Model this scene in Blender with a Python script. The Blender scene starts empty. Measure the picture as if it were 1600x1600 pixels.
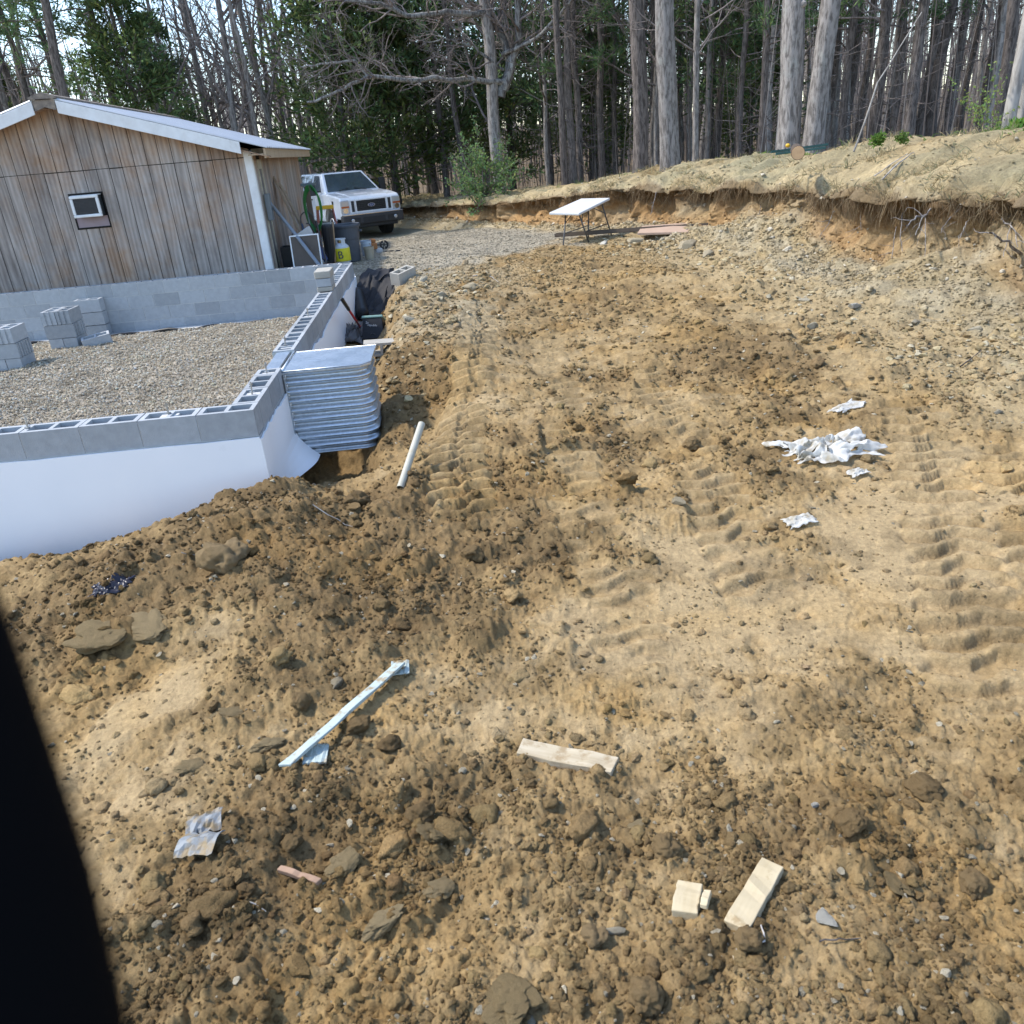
import bpy, bmesh, math, random
import numpy as np
from mathutils import Vector, Matrix, noise as mnoise
random.seed(7); rng = np.random.default_rng(7)
scene = bpy.context.scene
COL = scene.collection
# ------------------------------------------------------------------ camera
F_PX = 1242.0
_d = np.array([220.0, 2680.0, F_PX]); _d /= np.linalg.norm(_d)       # straight down, in camera axes (x right, y down, z ahead)
_up = -_d; _fw = np.array([0, 0, 1.0]); _Y = _fw - (_fw @ _d) * _d; _Y /= np.linalg.norm(_Y)
_X = np.cross(_Y, _up); RC = np.stack([_X, _Y, _up])                 # world = RC @ camera axes
EYE = np.array([0.0, 0.0, 2.2])
cam = bpy.data.cameras.new('camera'); cam_o = bpy.data.objects.new('camera', cam); COL.objects.link(cam_o)
cx, cy, cz = RC @ np.array([1, 0, 0.]), RC @ np.array([0, -1, 0.]), RC @ np.array([0, 0, -1.])
cam_o.matrix_world = Matrix(((cx[0], cy[0], cz[0], 0), (cx[1], cy[1], cz[1], 0), (cx[2], cy[2], cz[2], EYE[2]), (0, 0, 0, 1)))
cam.sensor_width = 36; cam.lens = 36 * F_PX / 1600; cam.clip_end = 2000; cam.clip_start = 0.02
cam.dof.use_dof = True; cam.dof.focus_distance = 6.0; cam.dof.aperture_fstop = (cam.lens / 1000) / 0.004
scene.camera = cam_o
# ------------------------------------------------------------------ sky, sun, exposure
SUN_EL, SUN_AZ = math.radians(52), math.radians(-80)                 # azimuth from +Y towards +X
world = bpy.data.worlds.new('World'); scene.world = world; world.use_nodes = True
wn = world.node_tree.nodes; wl = world.node_tree.links
sky = wn.new('ShaderNodeTexSky'); sky.sky_type = 'NISHITA'; sky.sun_disc = False
sky.sun_elevation = SUN_EL; sky.sun_rotation = SUN_AZ
sky.air_density = 1.0; sky.dust_density = 0.6; sky.ozone_density = 1.0; sky.altitude = 200
wn['Background'].inputs[1].default_value = 0.15
wl.new(sky.outputs[0], wn['Background'].inputs[0])
sd = bpy.data.lights.new('sun', 'SUN'); sd.energy = 2.0; sd.angle = math.radians(3); sd.color = (1.0, 0.94, 0.85)
so = bpy.data.objects.new('sun', sd); COL.objects.link(so)
sdir = Vector((math.sin(SUN_AZ) * math.cos(SUN_EL), math.cos(SUN_AZ) * math.cos(SUN_EL), math.sin(SUN_EL)))
so.rotation_euler = sdir.to_track_quat('Z', 'Y').to_euler(); so.location = sdir * 40
scene.view_settings.view_transform = 'Standard'; scene.view_settings.look = 'None'
scene.view_settings.exposure = 1.45; scene.view_settings.gamma = 1.0; scene.view_settings.use_curve_mapping = False
scene.cycles.max_bounces = 8; scene.cycles.transparent_max_bounces = 8
# ------------------------------------------------------------------ pixel helpers (photo pixels, 1600 wide)
def ray(x, y): return RC @ np.array([x - 800.0, y - 800.0, F_PX])
def atz(x, y, z):
    r = ray(x, y); return EYE + (z - EYE[2]) / r[2] * r
def aty(x, y, Y):
    r = ray(x, y); return EYE + Y / r[1] * r
# ------------------------------------------------------------------ noise
_G = np.array([[math.cos(a), math.sin(a)] for a in np.linspace(0, 2 * math.pi, 16, endpoint=False)])
def _hash(ix, iy, s):
    h = (ix.astype(np.int64) * 374761393 + iy.astype(np.int64) * 668265263 + s * 974634777) & 0xffffffff
    h = ((h ^ (h >> 13)) * 1274126177) & 0xffffffff
    h = ((h ^ (h >> 16)) * 2246822519) & 0xffffffff
    return (h ^ (h >> 15)) & 0xffffffff
def gnoise(x, y, s=0):
    ix = np.floor(x); iy = np.floor(y); fx = x - ix; fy = y - iy
    u = fx * fx * fx * (fx * (fx * 6 - 15) + 10); v = fy * fy * fy * (fy * (fy * 6 - 15) + 10)
    def g(dx, dy):
        k = _hash(ix + dx, iy + dy, s) & 15
        return _G[k, 0] * (fx - dx) + _G[k, 1] * (fy - dy)
    a, b, c, d = g(0, 0), g(1, 0), g(0, 1), g(1, 1)
    return ((a + (b - a) * u) + ((c + (d - c) * u) - (a + (b - a) * u)) * v) * 1.5
def fbm(x, y, o=4, s=0, gain=0.5):
    t = np.zeros_like(x); a = 1.0
    for i in range(o):
        t += a * gnoise(x, y, s + i * 17); x = x * 2.03 + 3.1; y = y * 2.03 - 1.7; a *= gain
    return t
def lumps(x, y, cell, s, prob=0.7, flat=0.75):
    """rounded clods packed on a jittered lattice: height of the tallest at each point, in metres"""
    X = x / cell; Y = y / cell; ix = np.floor(X); iy = np.floor(Y); best = np.zeros_like(x)
    for dx in (-1, 0, 1):
        for dy in (-1, 0, 1):
            h = _hash(ix + dx, iy + dy, s); h2 = _hash(ix + dx, iy + dy, s + 5)
            jx = (h & 1023) / 1023.0; jy = ((h >> 10) & 1023) / 1023.0; r = 0.25 + 0.5 * (((h >> 20) & 1023) / 1023.0) ** 1.5
            on = (h2 & 1023) / 1023.0 < prob; el = 0.6 + 0.8 * ((h2 >> 10) & 1023) / 1023.0
            d2 = ((X - ix - dx - jx) ** 2 * el + (Y - iy - dy - jy) ** 2 / el)
            best = np.maximum(best, np.where(on, np.maximum(0, r * r - d2) ** .7, 0))
    return best * cell * flat
def sstep(a, b, x):
    t = np.clip((x - a) / (b - a), 0, 1); return t * t * (3 - 2 * t)
# ------------------------------------------------------------------ materials
def _nodes(name):
    m = bpy.data.materials.new(name); m.use_nodes = True; nt = m.node_tree
    return m, nt, nt.nodes, nt.links, nt.nodes['Principled BSDF']
def noise_node(nt, coord, scale, detail=5, rough=0.55, dist=0.0, mapscale=None):
    n = nt.nodes.new('ShaderNodeTexNoise'); n.inputs['Scale'].default_value = scale; n.inputs['Detail'].default_value = detail
    n.inputs['Roughness'].default_value = rough; n.inputs['Distortion'].default_value = dist
    if mapscale:
        mp = nt.nodes.new('ShaderNodeMapping'); mp.inputs['Scale'].default_value = mapscale; nt.links.new(coord, mp.inputs[0]); coord = mp.outputs[0]
    nt.links.new(coord, n.inputs['Vector']); return n.outputs['Fac']
def ramp(nt, fac, stops):
    r = nt.nodes.new('ShaderNodeValToRGB'); e = r.color_ramp.elements
    while len(e) < len(stops): e.new(0.5)
    for k, (p, c) in zip(e, stops): k.position = p; k.color = tuple(c) + (1,) if len(c) == 3 else c
    nt.links.new(fac, r.inputs[0]); return r.outputs[0]
def mixc(nt, fac, a, b, mode='MIX'):
    m = nt.nodes.new('ShaderNodeMix'); m.data_type = 'RGBA'; m.blend_type = mode; m.clamp_result = False
    for s, v in ((0, fac), (6, a), (7, b)):
        if isinstance(v, (int, float)): m.inputs[s].default_value = v
        elif isinstance(v, tuple): m.inputs[s].default_value = v if len(v) == 4 else v + (1,)
        else: nt.links.new(v, m.inputs[s])
    return m.outputs[2]
def math_node(nt, op, a, b=0.0):
    m = nt.nodes.new('ShaderNodeMath'); m.operation = op
    for i, v in enumerate((a, b)):
        if isinstance(v, (int, float)): m.inputs[i].default_value = v
        else: nt.links.new(v, m.inputs[i])
    return m.outputs[0]
def bump(nt, h, strength, dist, into):
    b = nt.nodes.new('ShaderNodeBump'); b.inputs['Strength'].default_value = strength; b.inputs['Distance'].default_value = dist
    nt.links.new(h, b.inputs['Height']); nt.links.new(b.outputs[0], into)
def pm(name, c1, c2=None, scale=8, rough=0.7, metal=0.0, bumpd=0.0, bscale=None, mapscale=None, vary=0.12, spec=0.3, stain=None, coat=0.0):
    """two-tone noise material, a little different on every object"""
    m, nt, N, L, B = _nodes(name)
    c2 = c2 or tuple(v * 0.75 for v in c1)
    tc = N.new('ShaderNodeTexCoord'); oi = N.new('ShaderNodeObjectInfo')
    off = N.new('ShaderNodeVectorMath'); off.operation = 'MULTIPLY_ADD'; 
    cmb = N.new('ShaderNodeCombineXYZ'); L.new(oi.outputs['Random'], cmb.inputs[0]); L.new(oi.outputs['Random'], cmb.inputs[2])
    L.new(cmb.outputs[0], off.inputs[0]); off.inputs[1].default_value = (37, 11, 23); L.new(tc.outputs['Object'], off.inputs[2]); co = off.outputs[0]
    f = noise_node(nt, co, scale, 6, 0.6, 0.2, mapscale)
    c = ramp(nt, f, [(0.3, c2), (0.7, c1)])
    if stain:
        f2 = noise_node(nt, co, stain[1], 5, 0.65); c = mixc(nt, ramp(nt, f2, [(stain[2], (0, 0, 0)), (stain[2] + 0.12, (stain[3],) * 3)]), c, stain[0])
    if vary:
        v = math_node(nt, 'MULTIPLY_ADD', oi.outputs['Random'], 2 * vary); nt.nodes[-1].inputs[2].default_value = 1 - vary
        vc = N.new('ShaderNodeCombineColor'); [L.new(v, vc.inputs[i]) for i in range(3)]
        c = mixc(nt, 1.0, c, vc.outputs[0], 'MULTIPLY')
    L.new(c, B.inputs['Base Color'])
    B.inputs['Metallic'].default_value = metal; B.inputs['Specular IOR Level'].default_value = spec; B.inputs['Coat Weight'].default_value = coat
    rr = N.new('ShaderNodeMapRange'); rr.inputs[3].default_value = max(0.03, rough - 0.12); rr.inputs[4].default_value = min(1, rough + 0.12)
    L.new(f, rr.inputs[0]); L.new(rr.outputs[0], B.inputs['Roughness'])
    if bumpd: bump(nt, noise_node(nt, co, bscale or scale * 4, 5, 0.6, 0, mapscale), 1.0, bumpd, B.inputs['Normal'])
    return m
def attr_mat(name, attr='col', inst=False, rough=0.9, bumps=((60, 0.006), (260, 0.002)), var=0.35, vscale=45, spec=0.15, trans=0.0):
    """albedo stored on the mesh (or on the instance), broken up by fine noise"""
    m, nt, N, L, B = _nodes(name)
    a = N.new('ShaderNodeAttribute'); a.attribute_name = attr; a.attribute_type = 'INSTANCER' if inst else 'GEOMETRY'
    tc = N.new('ShaderNodeTexCoord'); co = tc.outputs['Object']
    f = noise_node(nt, co, vscale, 9, 0.78)
    g = ramp(nt, f, [(0.28, (1 - var,) * 3), (0.72, (1 + var,) * 3)])
    L.new(mixc(nt, 1.0, a.outputs['Color'], g, 'MULTIPLY'), B.inputs['Base Color'])
    B.inputs['Roughness'].default_value = rough; B.inputs['Specular IOR Level'].default_value = spec
    prev = None
    for s, d in bumps:
        b = N.new('ShaderNodeBump'); b.inputs['Distance'].default_value = d; b.inputs['Strength'].default_value = 1.0
        L.new(noise_node(nt, co, s, 6, 0.65), b.inputs['Height'])
        if prev: L.new(prev, b.inputs['Normal'])
        prev = b.outputs[0]
    if prev: L.new(prev, B.inputs['Normal'])
    return m
# ------------------------------------------------------------------ mesh builders
def np_mesh(name, V, T, attrs=None, smooth=False, mats=()):
    """V (n,3); T (m,3) or (m,4) index arrays or a list of both"""
    Ts = T if isinstance(T, list) else [T]
    Ts = [t for t in Ts if len(t)]
    me = bpy.data.meshes.new(name); V = np.ascontiguousarray(V, dtype=np.float32)
    me.vertices.add(len(V)); me.vertices.foreach_set('co', V.ravel())
    if not Ts: lens = None
    else: lens = np.concatenate([np.full(len(t), t.shape[1], dtype=np.int32) for t in Ts])
    if Ts: idx = np.concatenate([t.astype(np.int32).ravel() for t in Ts])
    if Ts: st = np.concatenate([[0], np.cumsum(lens)[:-1]]).astype(np.int32)
    if Ts:
        me.loops.add(len(idx)); me.loops.foreach_set('vertex_index', idx)
        me.polygons.add(len(lens)); me.polygons.foreach_set('loop_start', st); me.polygons.foreach_set('loop_total', lens)
    if smooth and Ts: me.polygons.foreach_set('use_smooth', np.ones(len(lens), dtype=bool))
    for k, a in (attrs or {}).items():
        a = np.asarray(a, dtype=np.float32)
        if a.ndim == 2:
            at = me.attributes.new(k, 'FLOAT_COLOR', 'POINT'); c = np.ones((len(V), 4), dtype=np.float32); c[:, :3] = a; at.data.foreach_set('color', c.ravel())
        else:
            at = me.attributes.new(k, 'FLOAT', 'POINT'); at.data.foreach_set('value', a)
    for m in mats: me.materials.append(m)
    me.update(calc_edges=True); me.validate(); return me
def tube_np(P, R, n=6, cap=False):
    P = np.asarray(P, float); R = np.broadcast_to(np.asarray(R, float), (len(P),)); T = np.gradient(P, axis=0); T /= np.linalg.norm(T, axis=1, keepdims=True) + 1e-9
    ref = np.array([0, 0, 1.0]) if abs(T[0, 2]) < 0.8 else np.array([1.0, 0, 0])
    A = np.cross(T, ref); A /= np.linalg.norm(A, axis=1, keepdims=True) + 1e-9; Bv = np.cross(T, A)
    a = np.linspace(0, 2 * np.pi, n, endpoint=False)
    V = P[:, None] + R[:, None, None] * (np.cos(a)[None, :, None] * A[:, None] + np.sin(a)[None, :, None] * Bv[:, None])
    i = np.arange(len(P) - 1)[:, None] * n; j = np.arange(n)[None]; k = (j + 1) % n
    Q = np.stack([i + j, i + k, i + n + k, i + n + j], -1).reshape(-1, 4)
    return V.reshape(-1, 3), Q
class MB:
    """collects shapes; out() links them as ONE mesh object"""
    def __init__(s): s.v = []; s.f = []
    def add(s, V, Fs):
        o = len(s.v); s.v += [tuple(map(float, p)) for p in V]; s.f += [tuple(int(i) + o for i in f) for f in Fs]; return s
    def box(s, c, d, rot=None):
        x, y, z = (k / 2 for k in d); V = [(-x, -y, -z), (x, -y, -z), (x, y, -z), (-x, y, -z), (-x, -y, z), (x, -y, z), (x, y, z), (-x, y, z)]
        if rot is not None: V = [rot @ Vector(p) for p in V]
        return s.add([(p[0] + c[0], p[1] + c[1], p[2] + c[2]) for p in V], [(3, 2, 1, 0), (4, 5, 6, 7), (0, 1, 5, 4), (1, 2, 6, 5), (2, 3, 7, 6), (3, 0, 4, 7)])
    def box2(s, a, b): return s.box([(a[i] + b[i]) / 2 for i in range(3)], [abs(b[i] - a[i]) for i in range(3)])
    def bar(s, p, q, w, h, up=(0, 0, 1)):
        p, q = Vector(p), Vector(q); t = (q - p); L = t.length; t.normalize(); sd_ = t.cross(Vector(up))
        if sd_.length < 1e-4: sd_ = t.cross(Vector((1, 0, 0)))
        sd_.normalize(); u = sd_.cross(t); M = Matrix((sd_, t, u)).transposed()
        return s.box((p + q) / 2, (w, L, h), M)
    def tube(s, P, R, n=10, cap=True):
        V, Q = tube_np(P, R, n); s.add(V, Q); m = len(s.v)
        if cap: s.f.append(tuple(range(m - len(V), m - len(V) + n))[::-1]); s.f.append(tuple(range(m - n, m)))
        return s
    def lathe(s, prof, n=24, c=(0, 0, 0), close=False):
        o = len(s.v); a = np.linspace(0, 2 * np.pi, n, endpoint=False)
        V = [(c[0] + r * math.cos(t), c[1] + r * math.sin(t), c[2] + z) for r, z in prof for t in a]
        Fs = [(i * n + j, i * n + (j + 1) % n, (i + 1) * n + (j + 1) % n, (i + 1) * n + j) for i in range(len(prof) - 1) for j in range(n)]
        s.add(V, Fs); s.f.append(tuple(o + j for j in range(n))[::-1]); s.f.append(tuple(o + (len(prof) - 1) * n + j for j in range(n))); return s
    def prism(s, poly, a, b, axis='x'):
        n = len(poly)
        def P(u, w, t): return {'x': (t, u, w), 'y': (u, t, w), 'z': (u, w, t)}[axis]
        V = [P(u, w, a) for u, w in poly] + [P(u, w, b) for u, w in poly]
        Fs = [tuple(range(n))[::-1], tuple(range(n, 2 * n))] + [(i, (i + 1) % n, n + (i + 1) % n, n + i) for i in range(n)]
        return s.add(V, Fs)
    def mesh(s, name, mat, smooth=False):
        me = bpy.data.meshes.new(name); me.from_pydata(s.v, [], s.f); me.materials.append(mat)
        bm = bmesh.new(); bm.from_mesh(me); bmesh.ops.recalc_face_normals(bm, faces=bm.faces); bm.to_mesh(me); bm.free()
        if smooth: me.polygons.foreach_set('use_smooth', np.ones(len(me.polygons), dtype=bool))
        return me
    def out(s, name, mat, parent=None, bevel=0.0, seg=2, smooth=False): return link(name, s.mesh(name, mat, smooth), parent, bevel, seg)
def link(name, me, parent=None, bevel=0.0, seg=2):
    o = bpy.data.objects.new(name, me); COL.objects.link(o)
    if parent: o.parent = parent
    if bevel:
        b = o.modifiers.new('bevel', 'BEVEL'); b.width = bevel; b.segments = seg; b.limit_method = 'ANGLE'; b.angle_limit = math.radians(40)
    return o
def tag(o, label=None, cat=None, group=None, kind=None):
    for k, v in (('label', label), ('category', cat), ('group', group), ('kind', kind)):
        if v: o[k] = v
    return o
def thing(name, label, cat, loc=(0, 0, 0), rz=0.0, group=None):
    o = bpy.data.objects.new(name, None); COL.objects.link(o); o.empty_display_size = 0.1
    o.location = tuple(map(float, loc)); o.rotation_euler = (0, 0, rz); return tag(o, label, cat, group)
def copy_tree(o, parent=None):
    c = o.copy(); COL.objects.link(c); c.parent = parent
    for ch in list(o.children): copy_tree(ch, c)
    return c
# ================================================================== TERRAIN
TH = math.atan2(0.062, 0.998)
FO = np.array([-1.77, 5.48, 0.63]); FX = np.array([math.cos(TH), math.sin(TH)]); FY = np.array([-math.sin(TH), math.cos(TH)])
def floc(x, y): return (x - FO[0]) * FX[0] + (y - FO[1]) * FX[1], (x - FO[0]) * FY[0] + (y - FO[1]) * FY[1]
def fworld(u, v, w=0.0): return (FO[0] + u * FX[0] + v * FY[0], FO[1] + u * FX[1] + v * FY[1], FO[2] + w)
# ---- bank: toe line with toe height, crest height, slump width
ST = np.array([(9.0, -8.0, .15, 2.0, 1.2), (7.0, -1.0, .1, 2.0, 1.3), (5.3, 3.2, .08, 2.0, 1.5), (4.55, 5.6, .1, 2.0, 1.6), (4.36, 7.9, .15, 1.97, 1.55),
               (4.1, 9.7, .2, 1.9, 1.35), (3.8, 12.6, .32, 1.8, 1.15), (3.35, 15.3, .38, 1.66, .95), (2.6, 17.3, .36, 1.58, .75), (1.4, 19.6, .28, 1.32, .6),
               (-.06, 23.3, .18, 1.0, .5), (-2.44, 28.8, .05, .68, .5), (-6.0, 34.0, 0.0, .5, .6), (-14.0, 42.0, 0.0, .4, .6)])
def _catmull(S, n=24):
    out = []
    for i in range(len(S) - 1):
        p0, p1, p2, p3 = S[max(i - 1, 0)], S[i], S[i + 1], S[min(i + 2, len(S) - 1)]
        for t in np.arange(n) / n:
            out.append(0.5 * (2 * p1 + (p2 - p0) * t + (2 * p0 - 5 * p1 + 4 * p2 - p3) * t * t + (3 * p1 - p0 - 3 * p2 + p3) * t ** 3))
    return np.array(out + [S[-1]])
BANK = _catmull(ST, 10)
BANK_S = np.concatenate([[0], np.cumsum(np.linalg.norm(np.diff(BANK[:, :2], axis=0), axis=1))])
_tan = np.gradient(BANK[:, :2], axis=0); _tan /= np.linalg.norm(_tan, axis=1, keepdims=True)
BANK_N = np.stack([_tan[:, 1], -_tan[:, 0]], 1)                      # into the bank
def bank_dist(x, y):
    """signed distance behind the toe line, and the toe/crest/width there"""
    x = np.asarray(x, float); y = np.asarray(y, float); sh = x.shape; x = x.ravel(); y = y.ravel()
    best = np.full(x.shape, 1e9); sg = np.zeros_like(best); par = np.zeros((len(x), 3))
    A = BANK[::3]
    for i in range(len(A) - 1):
        ax, ay = A[i, :2]; dx, dy = A[i + 1, :2] - A[i, :2]; L = dx * dx + dy * dy
        t = np.clip(((x - ax) * dx + (y - ay) * dy) / L, 0, 1); ex = x - ax - t * dx; ey = y - ay - t * dy; d = ex * ex + ey * ey
        m = d < best; best[m] = d[m]; sg[m] = np.sign(dx * ey - dy * ex)[m] * -1
        par[m] = (A[i, 2:5] + t[m][:, None] * (A[i + 1, 2:5] - A[i, 2:5]))
    return (np.sqrt(best) * sg).reshape(sh), par[:, 0].reshape(sh), par[:, 1].reshape(sh), par[:, 2].reshape(sh)
# ---- lower ground: thin-plate surface through surveyed points
CTRL = [(0, -15, 0), (-15, -10, -.2), (12, -12, .2), (0, -3, 0), (-4, -2, -.1), (4, -2, .05), (0, 1.5, 0), (2, 2, 0), (-1.6, 2, -.02), (0, 4, .02), (2, 4, .03), (-2.2, 3.4, .02), (-3.2, 3.6, -.12),
        (-3.56, 4.95, -.14), (-2.64, 4.95, -.04), (-2.19, 5.0, .08), (-1.74, 5.05, .15), (-1.44, 5.2, .05), (-1.08, 5.3, .0), (-4.6, 4.9, -.3), (-7, 4, -.5), (-3.5, 5.25, -.32), (-2.4, 5.3, -.2),
        (-.4, 5.4, .1), (1, 6.5, .1), (3, 6, .08), (-.7, 6.6, .16), (-.75, 7.6, .25), (0, 8, .18), (2, 9, .16), (-.9, 9.2, .3), (-1.1, 10.5, .34), (-1.3, 12, .4), (0, 11, .24), (2, 12, .28),
        (-1.7, 13.6, .4), (-.1, 15, .38), (2, 15.5, .37), (-2.4, 15.6, .38), (-1, 18, .3), (-3, 20, .2), (-2.5, 24, .0), (-5, 24, -.05), (-3, 26.3, -.13), (-4.5, 27.5, -.14), (-1, 21.5, .2), (-4, 16, .34), (-8, 14.3, .3), (-14, 14, .1), (-8, 22, .1),
        (-14, 24, 0), (-5, 30, -.15), (-20, 34, .3), (-34, 20, 0), (-30, 0, -.6), (6, 20, .4), (14, 14, .4), (14, 2, .1), (5.5, 9, .25), (4, 30, .2), (20, 30, .5), (-10, 45, .3), (10, 50, .6), (34, 30, .5), (-34, 50, .5)]
CTRL = np.array(CTRL, float)
def _tps_k(r2): return np.where(r2 > 1e-9, r2 * np.log(r2 + 1e-12), 0)
def _fit(C):
    n = len(C); P = np.c_[np.ones(n), C[:, :2]]; K = _tps_k(((C[:, None, :2] - C[None, :, :2]) ** 2).sum(-1)) + 0.02 * np.eye(n)
    return np.linalg.solve(np.block([[K, P], [P.T, np.zeros((3, 3))]]), np.r_[C[:, 2], 0, 0, 0])
_W = _fit(CTRL)
def low(x, y):
    r = np.hypot(x, y); k = np.where(r > 50, 50 / np.maximum(r, 1), 1); X = x * k; Y = y * k; z = _W[-3] + _W[-2] * X + _W[-1] * Y
    for (cx_, cy_, _), w in zip(CTRL, _W): z = z + w * _tps_k((X - cx_) ** 2 + (Y - cy_) ** 2)
    return z
def smooth_ground(x, y):
    x = np.asarray(x, float); y = np.asarray(y, float); z = low(x, y)
    D, zt, zc, w = bank_dist(x, y)
    z = z + (zc - 0.35 - z) * sstep(w * 0.95, w + 1.5, D)
    r = np.hypot(x, y); z = z + sstep(42, 110, r) * 4.0 + sstep(100, 400, r) * 3
    u, v = floc(x, y)
    # dug trench along the outside of the block wall, and the void inside it
    tr = sstep(-.05, .0, u) * (1 - sstep(.35, .95 + .25 * gnoise(v * 1.3, u * 0 + 2, 5), u)) * sstep(2.0, 2.3, v) * (1 - sstep(7.6, 8.6, v))
    z = z - tr * (z + 0.12)
    pit = sstep(-.05, .0, u) * (1 - sstep(.45, .95, u)) * sstep(.1, .5, v) * (1 - sstep(1.75, 2.2, v)); z = z + pit * (np.minimum(z, -0.36) - z)
    low_ = sstep(.3, .6, u) * (1 - sstep(1.0, 1.7, u)) * sstep(.2, .8, v) * (1 - sstep(1.5, 2.6, v)); z = z + low_ * (np.minimum(z, -.02) - z); rise = sstep(.9, 1.2, u) * (1 - sstep(1.6, 2.4, u)) * sstep(1.5, 2.2, v) * (1 - sstep(2.8, 4.2, v)); z = z + rise * 0.1
    inside = sstep(-.02, -.1, u) * sstep(.02, .1, v) * (1 - sstep(8.15, 8.25, v)); z = z + inside * (-1.0 - z)
    return z
def hit(px, py, it=14):
    """where the line of sight through a photo pixel meets the smooth ground"""
    r = ray(px, py); z = 0.1
    for _ in range(it):
        t = (z - EYE[2]) / r[2]; p = EYE + t * r; z = 0.5 * z + 0.5 * float(smooth_ground(np.array([p[0]]), np.array([p[1]]))[0])
    return EYE + (z - EYE[2]) / r[2] * r
# ---- where the soil is loose and dark (+) or pressed smooth and pale (-): photo pixel, radius in metres, amount
BLOBS = [(525, 728, .35, 1.2), (610, 605, .45, 1.2), (645, 650, .45, .9), (600, 690, .35, 1.0), (600, 870, .8, .8), (300, 850, .8, .7), (120, 930, .5, .6), (450, 820, .6, .5), (860, 850, .35, .4), (420, 1330, .28, 1.1), (700, 1250, .3, .4), (1200, 560, 1.0, .9), (1000, 590, .7, .5), (640, 620, .6, .8), (640, 560, .5, .5),
         (900, 680, .5, .6), (1290, 1260, .3, .5), (1450, 1400, .3, .3), (1000, 1530, .22, .5), (300, 1540, .2, .6), (700, 1500, .3, .3), (740, 760, .6, .6), (1180, 720, .5, .35), (560, 980, .4, .4), (1280, 1040, .5, .3), (840, 480, 1.2, .3),
         (180, 1130, .18, -.9), (280, 1060, .2, -.9), (330, 965, .2, -.8), (250, 1230, .25, -.4), (1000, 960, .35, -.8), (1100, 870, .35, -.8), (1210, 950, .3, -.9), (1450, 870, .45, -1.0), (1500, 760, .5, -.8), (1320, 800, .4, -.7),
         (1060, 620, .6, -.5), (820, 640, .5, -.5), (1570, 1050, .3, -.7), (960, 1010, .22, -.8), (720, 600, .6, -.5), (900, 560, .8, -.3), (1400, 700, .5, -.4), (760, 1100, .4, -.3), (1130, 1040, .5, -.6), (1350, 1000, .5, -.45), (1250, 1130, .4, -.3), (1040, 1120, .35, -.3), (560, 1120, .2, -.5)]
BLOBW = []
for bx, by, br, ba in BLOBS:
    p = hit(bx, by); BLOBW.append((p[0], p[1], br, ba))
# ---- cleat tracks: list of photo-pixel waypoints, width, cleat pitch, depth
TRACKS = []
for pts, wd, pitch, dep in (([(752, 470), (742, 560), (722, 660), (715, 740), (740, 830)], .44, .155, .055), ([(1010, 560), (1050, 650), (1110, 760), (1180, 900), (1230, 1010)], .42, .17, .026),
                            ([(1420, 620), (1450, 720), (1480, 850), (1530, 1010), (1590, 1180)], .46, .17, .03), ([(850, 520), (880, 640), (900, 760), (960, 900), (990, 1040), (1000, 1160)], .4, .17, .018),
                            ([(1560, 680), (1610, 800), (1690, 960)], .45, .17, .03), ([(1000, 430), (1150, 470), (1300, 560), (1330, 660)], .42, .17, .014)):
    TRACKS.append((np.array([hit(*q)[:2] for q in pts]), wd, pitch, dep))
def track_field(x, y):
    m_all = np.zeros_like(x); h_all = np.zeros_like(x); flat_all = np.zeros_like(x)
    for k, (P, wd, pitch, dep) in enumerate(TRACKS):
        best = np.full(x.shape, 1e9); S = np.zeros_like(x); SD = np.zeros_like(x); acc = 0.0
        near = (x > P[:, 0].min() - 1) & (x < P[:, 0].max() + 1) & (y > P[:, 1].min() - 1) & (y < P[:, 1].max() + 1)
        if not near.any(): continue
        xn, yn = x[near], y[near]; b = np.full(xn.shape, 1e9); s = np.zeros_like(xn); sd_ = np.zeros_like(xn)
        Q = _catmull(P, 6)
        for i in range(len(Q) - 1):
            d = Q[i + 1] - Q[i]; L = np.hypot(*d); t = np.clip(((xn - Q[i, 0]) * d[0] + (yn - Q[i, 1]) * d[1]) / (L * L), 0, 1)
            ex = xn - Q[i, 0] - t * d[0]; ey = yn - Q[i, 1] - t * d[1]; dd = ex * ex + ey * ey; m = dd < b
            b[m] = dd[m]; s[m] = (acc + t * L)[m]; sd_[m] = ((d[0] * ey - d[1] * ex) / L)[m]; acc += L
        brk = fbm(xn / .5, yn / .5, 2, 40 + k)
        mask = (1 - sstep(wd * .42, wd * .56, np.abs(sd_) + .04 * gnoise(xn / .15, yn / .15, 3))) * sstep(-.45, .1, brk + (.35 if k in (0, 2) else -.02)) * sstep(0, .5, s) * (1 - sstep(acc - .5, acc, s))
        ph = (s + .05 * gnoise(xn / .25, yn / .25, 9) + np.clip(sd_ / .12 + .5, 0, 1) * .5 * pitch) / pitch % 1.0
        bar = sstep(0, .16, ph) * (1 - sstep(.42, .6, ph)); split = .82 + .18 * sstep(.0, .05, np.abs(sd_ + .03 * gnoise(xn / .3, yn / .3, 6)))
        h = (-dep * .9 + dep * 1.5 * bar * split)
        m_all[near] = np.maximum(m_all[near], mask); h_all[near] += h * mask; flat_all[near] = np.maximum(flat_all[near], mask * (1 - bar))
    return m_all, h_all, flat_all
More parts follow.
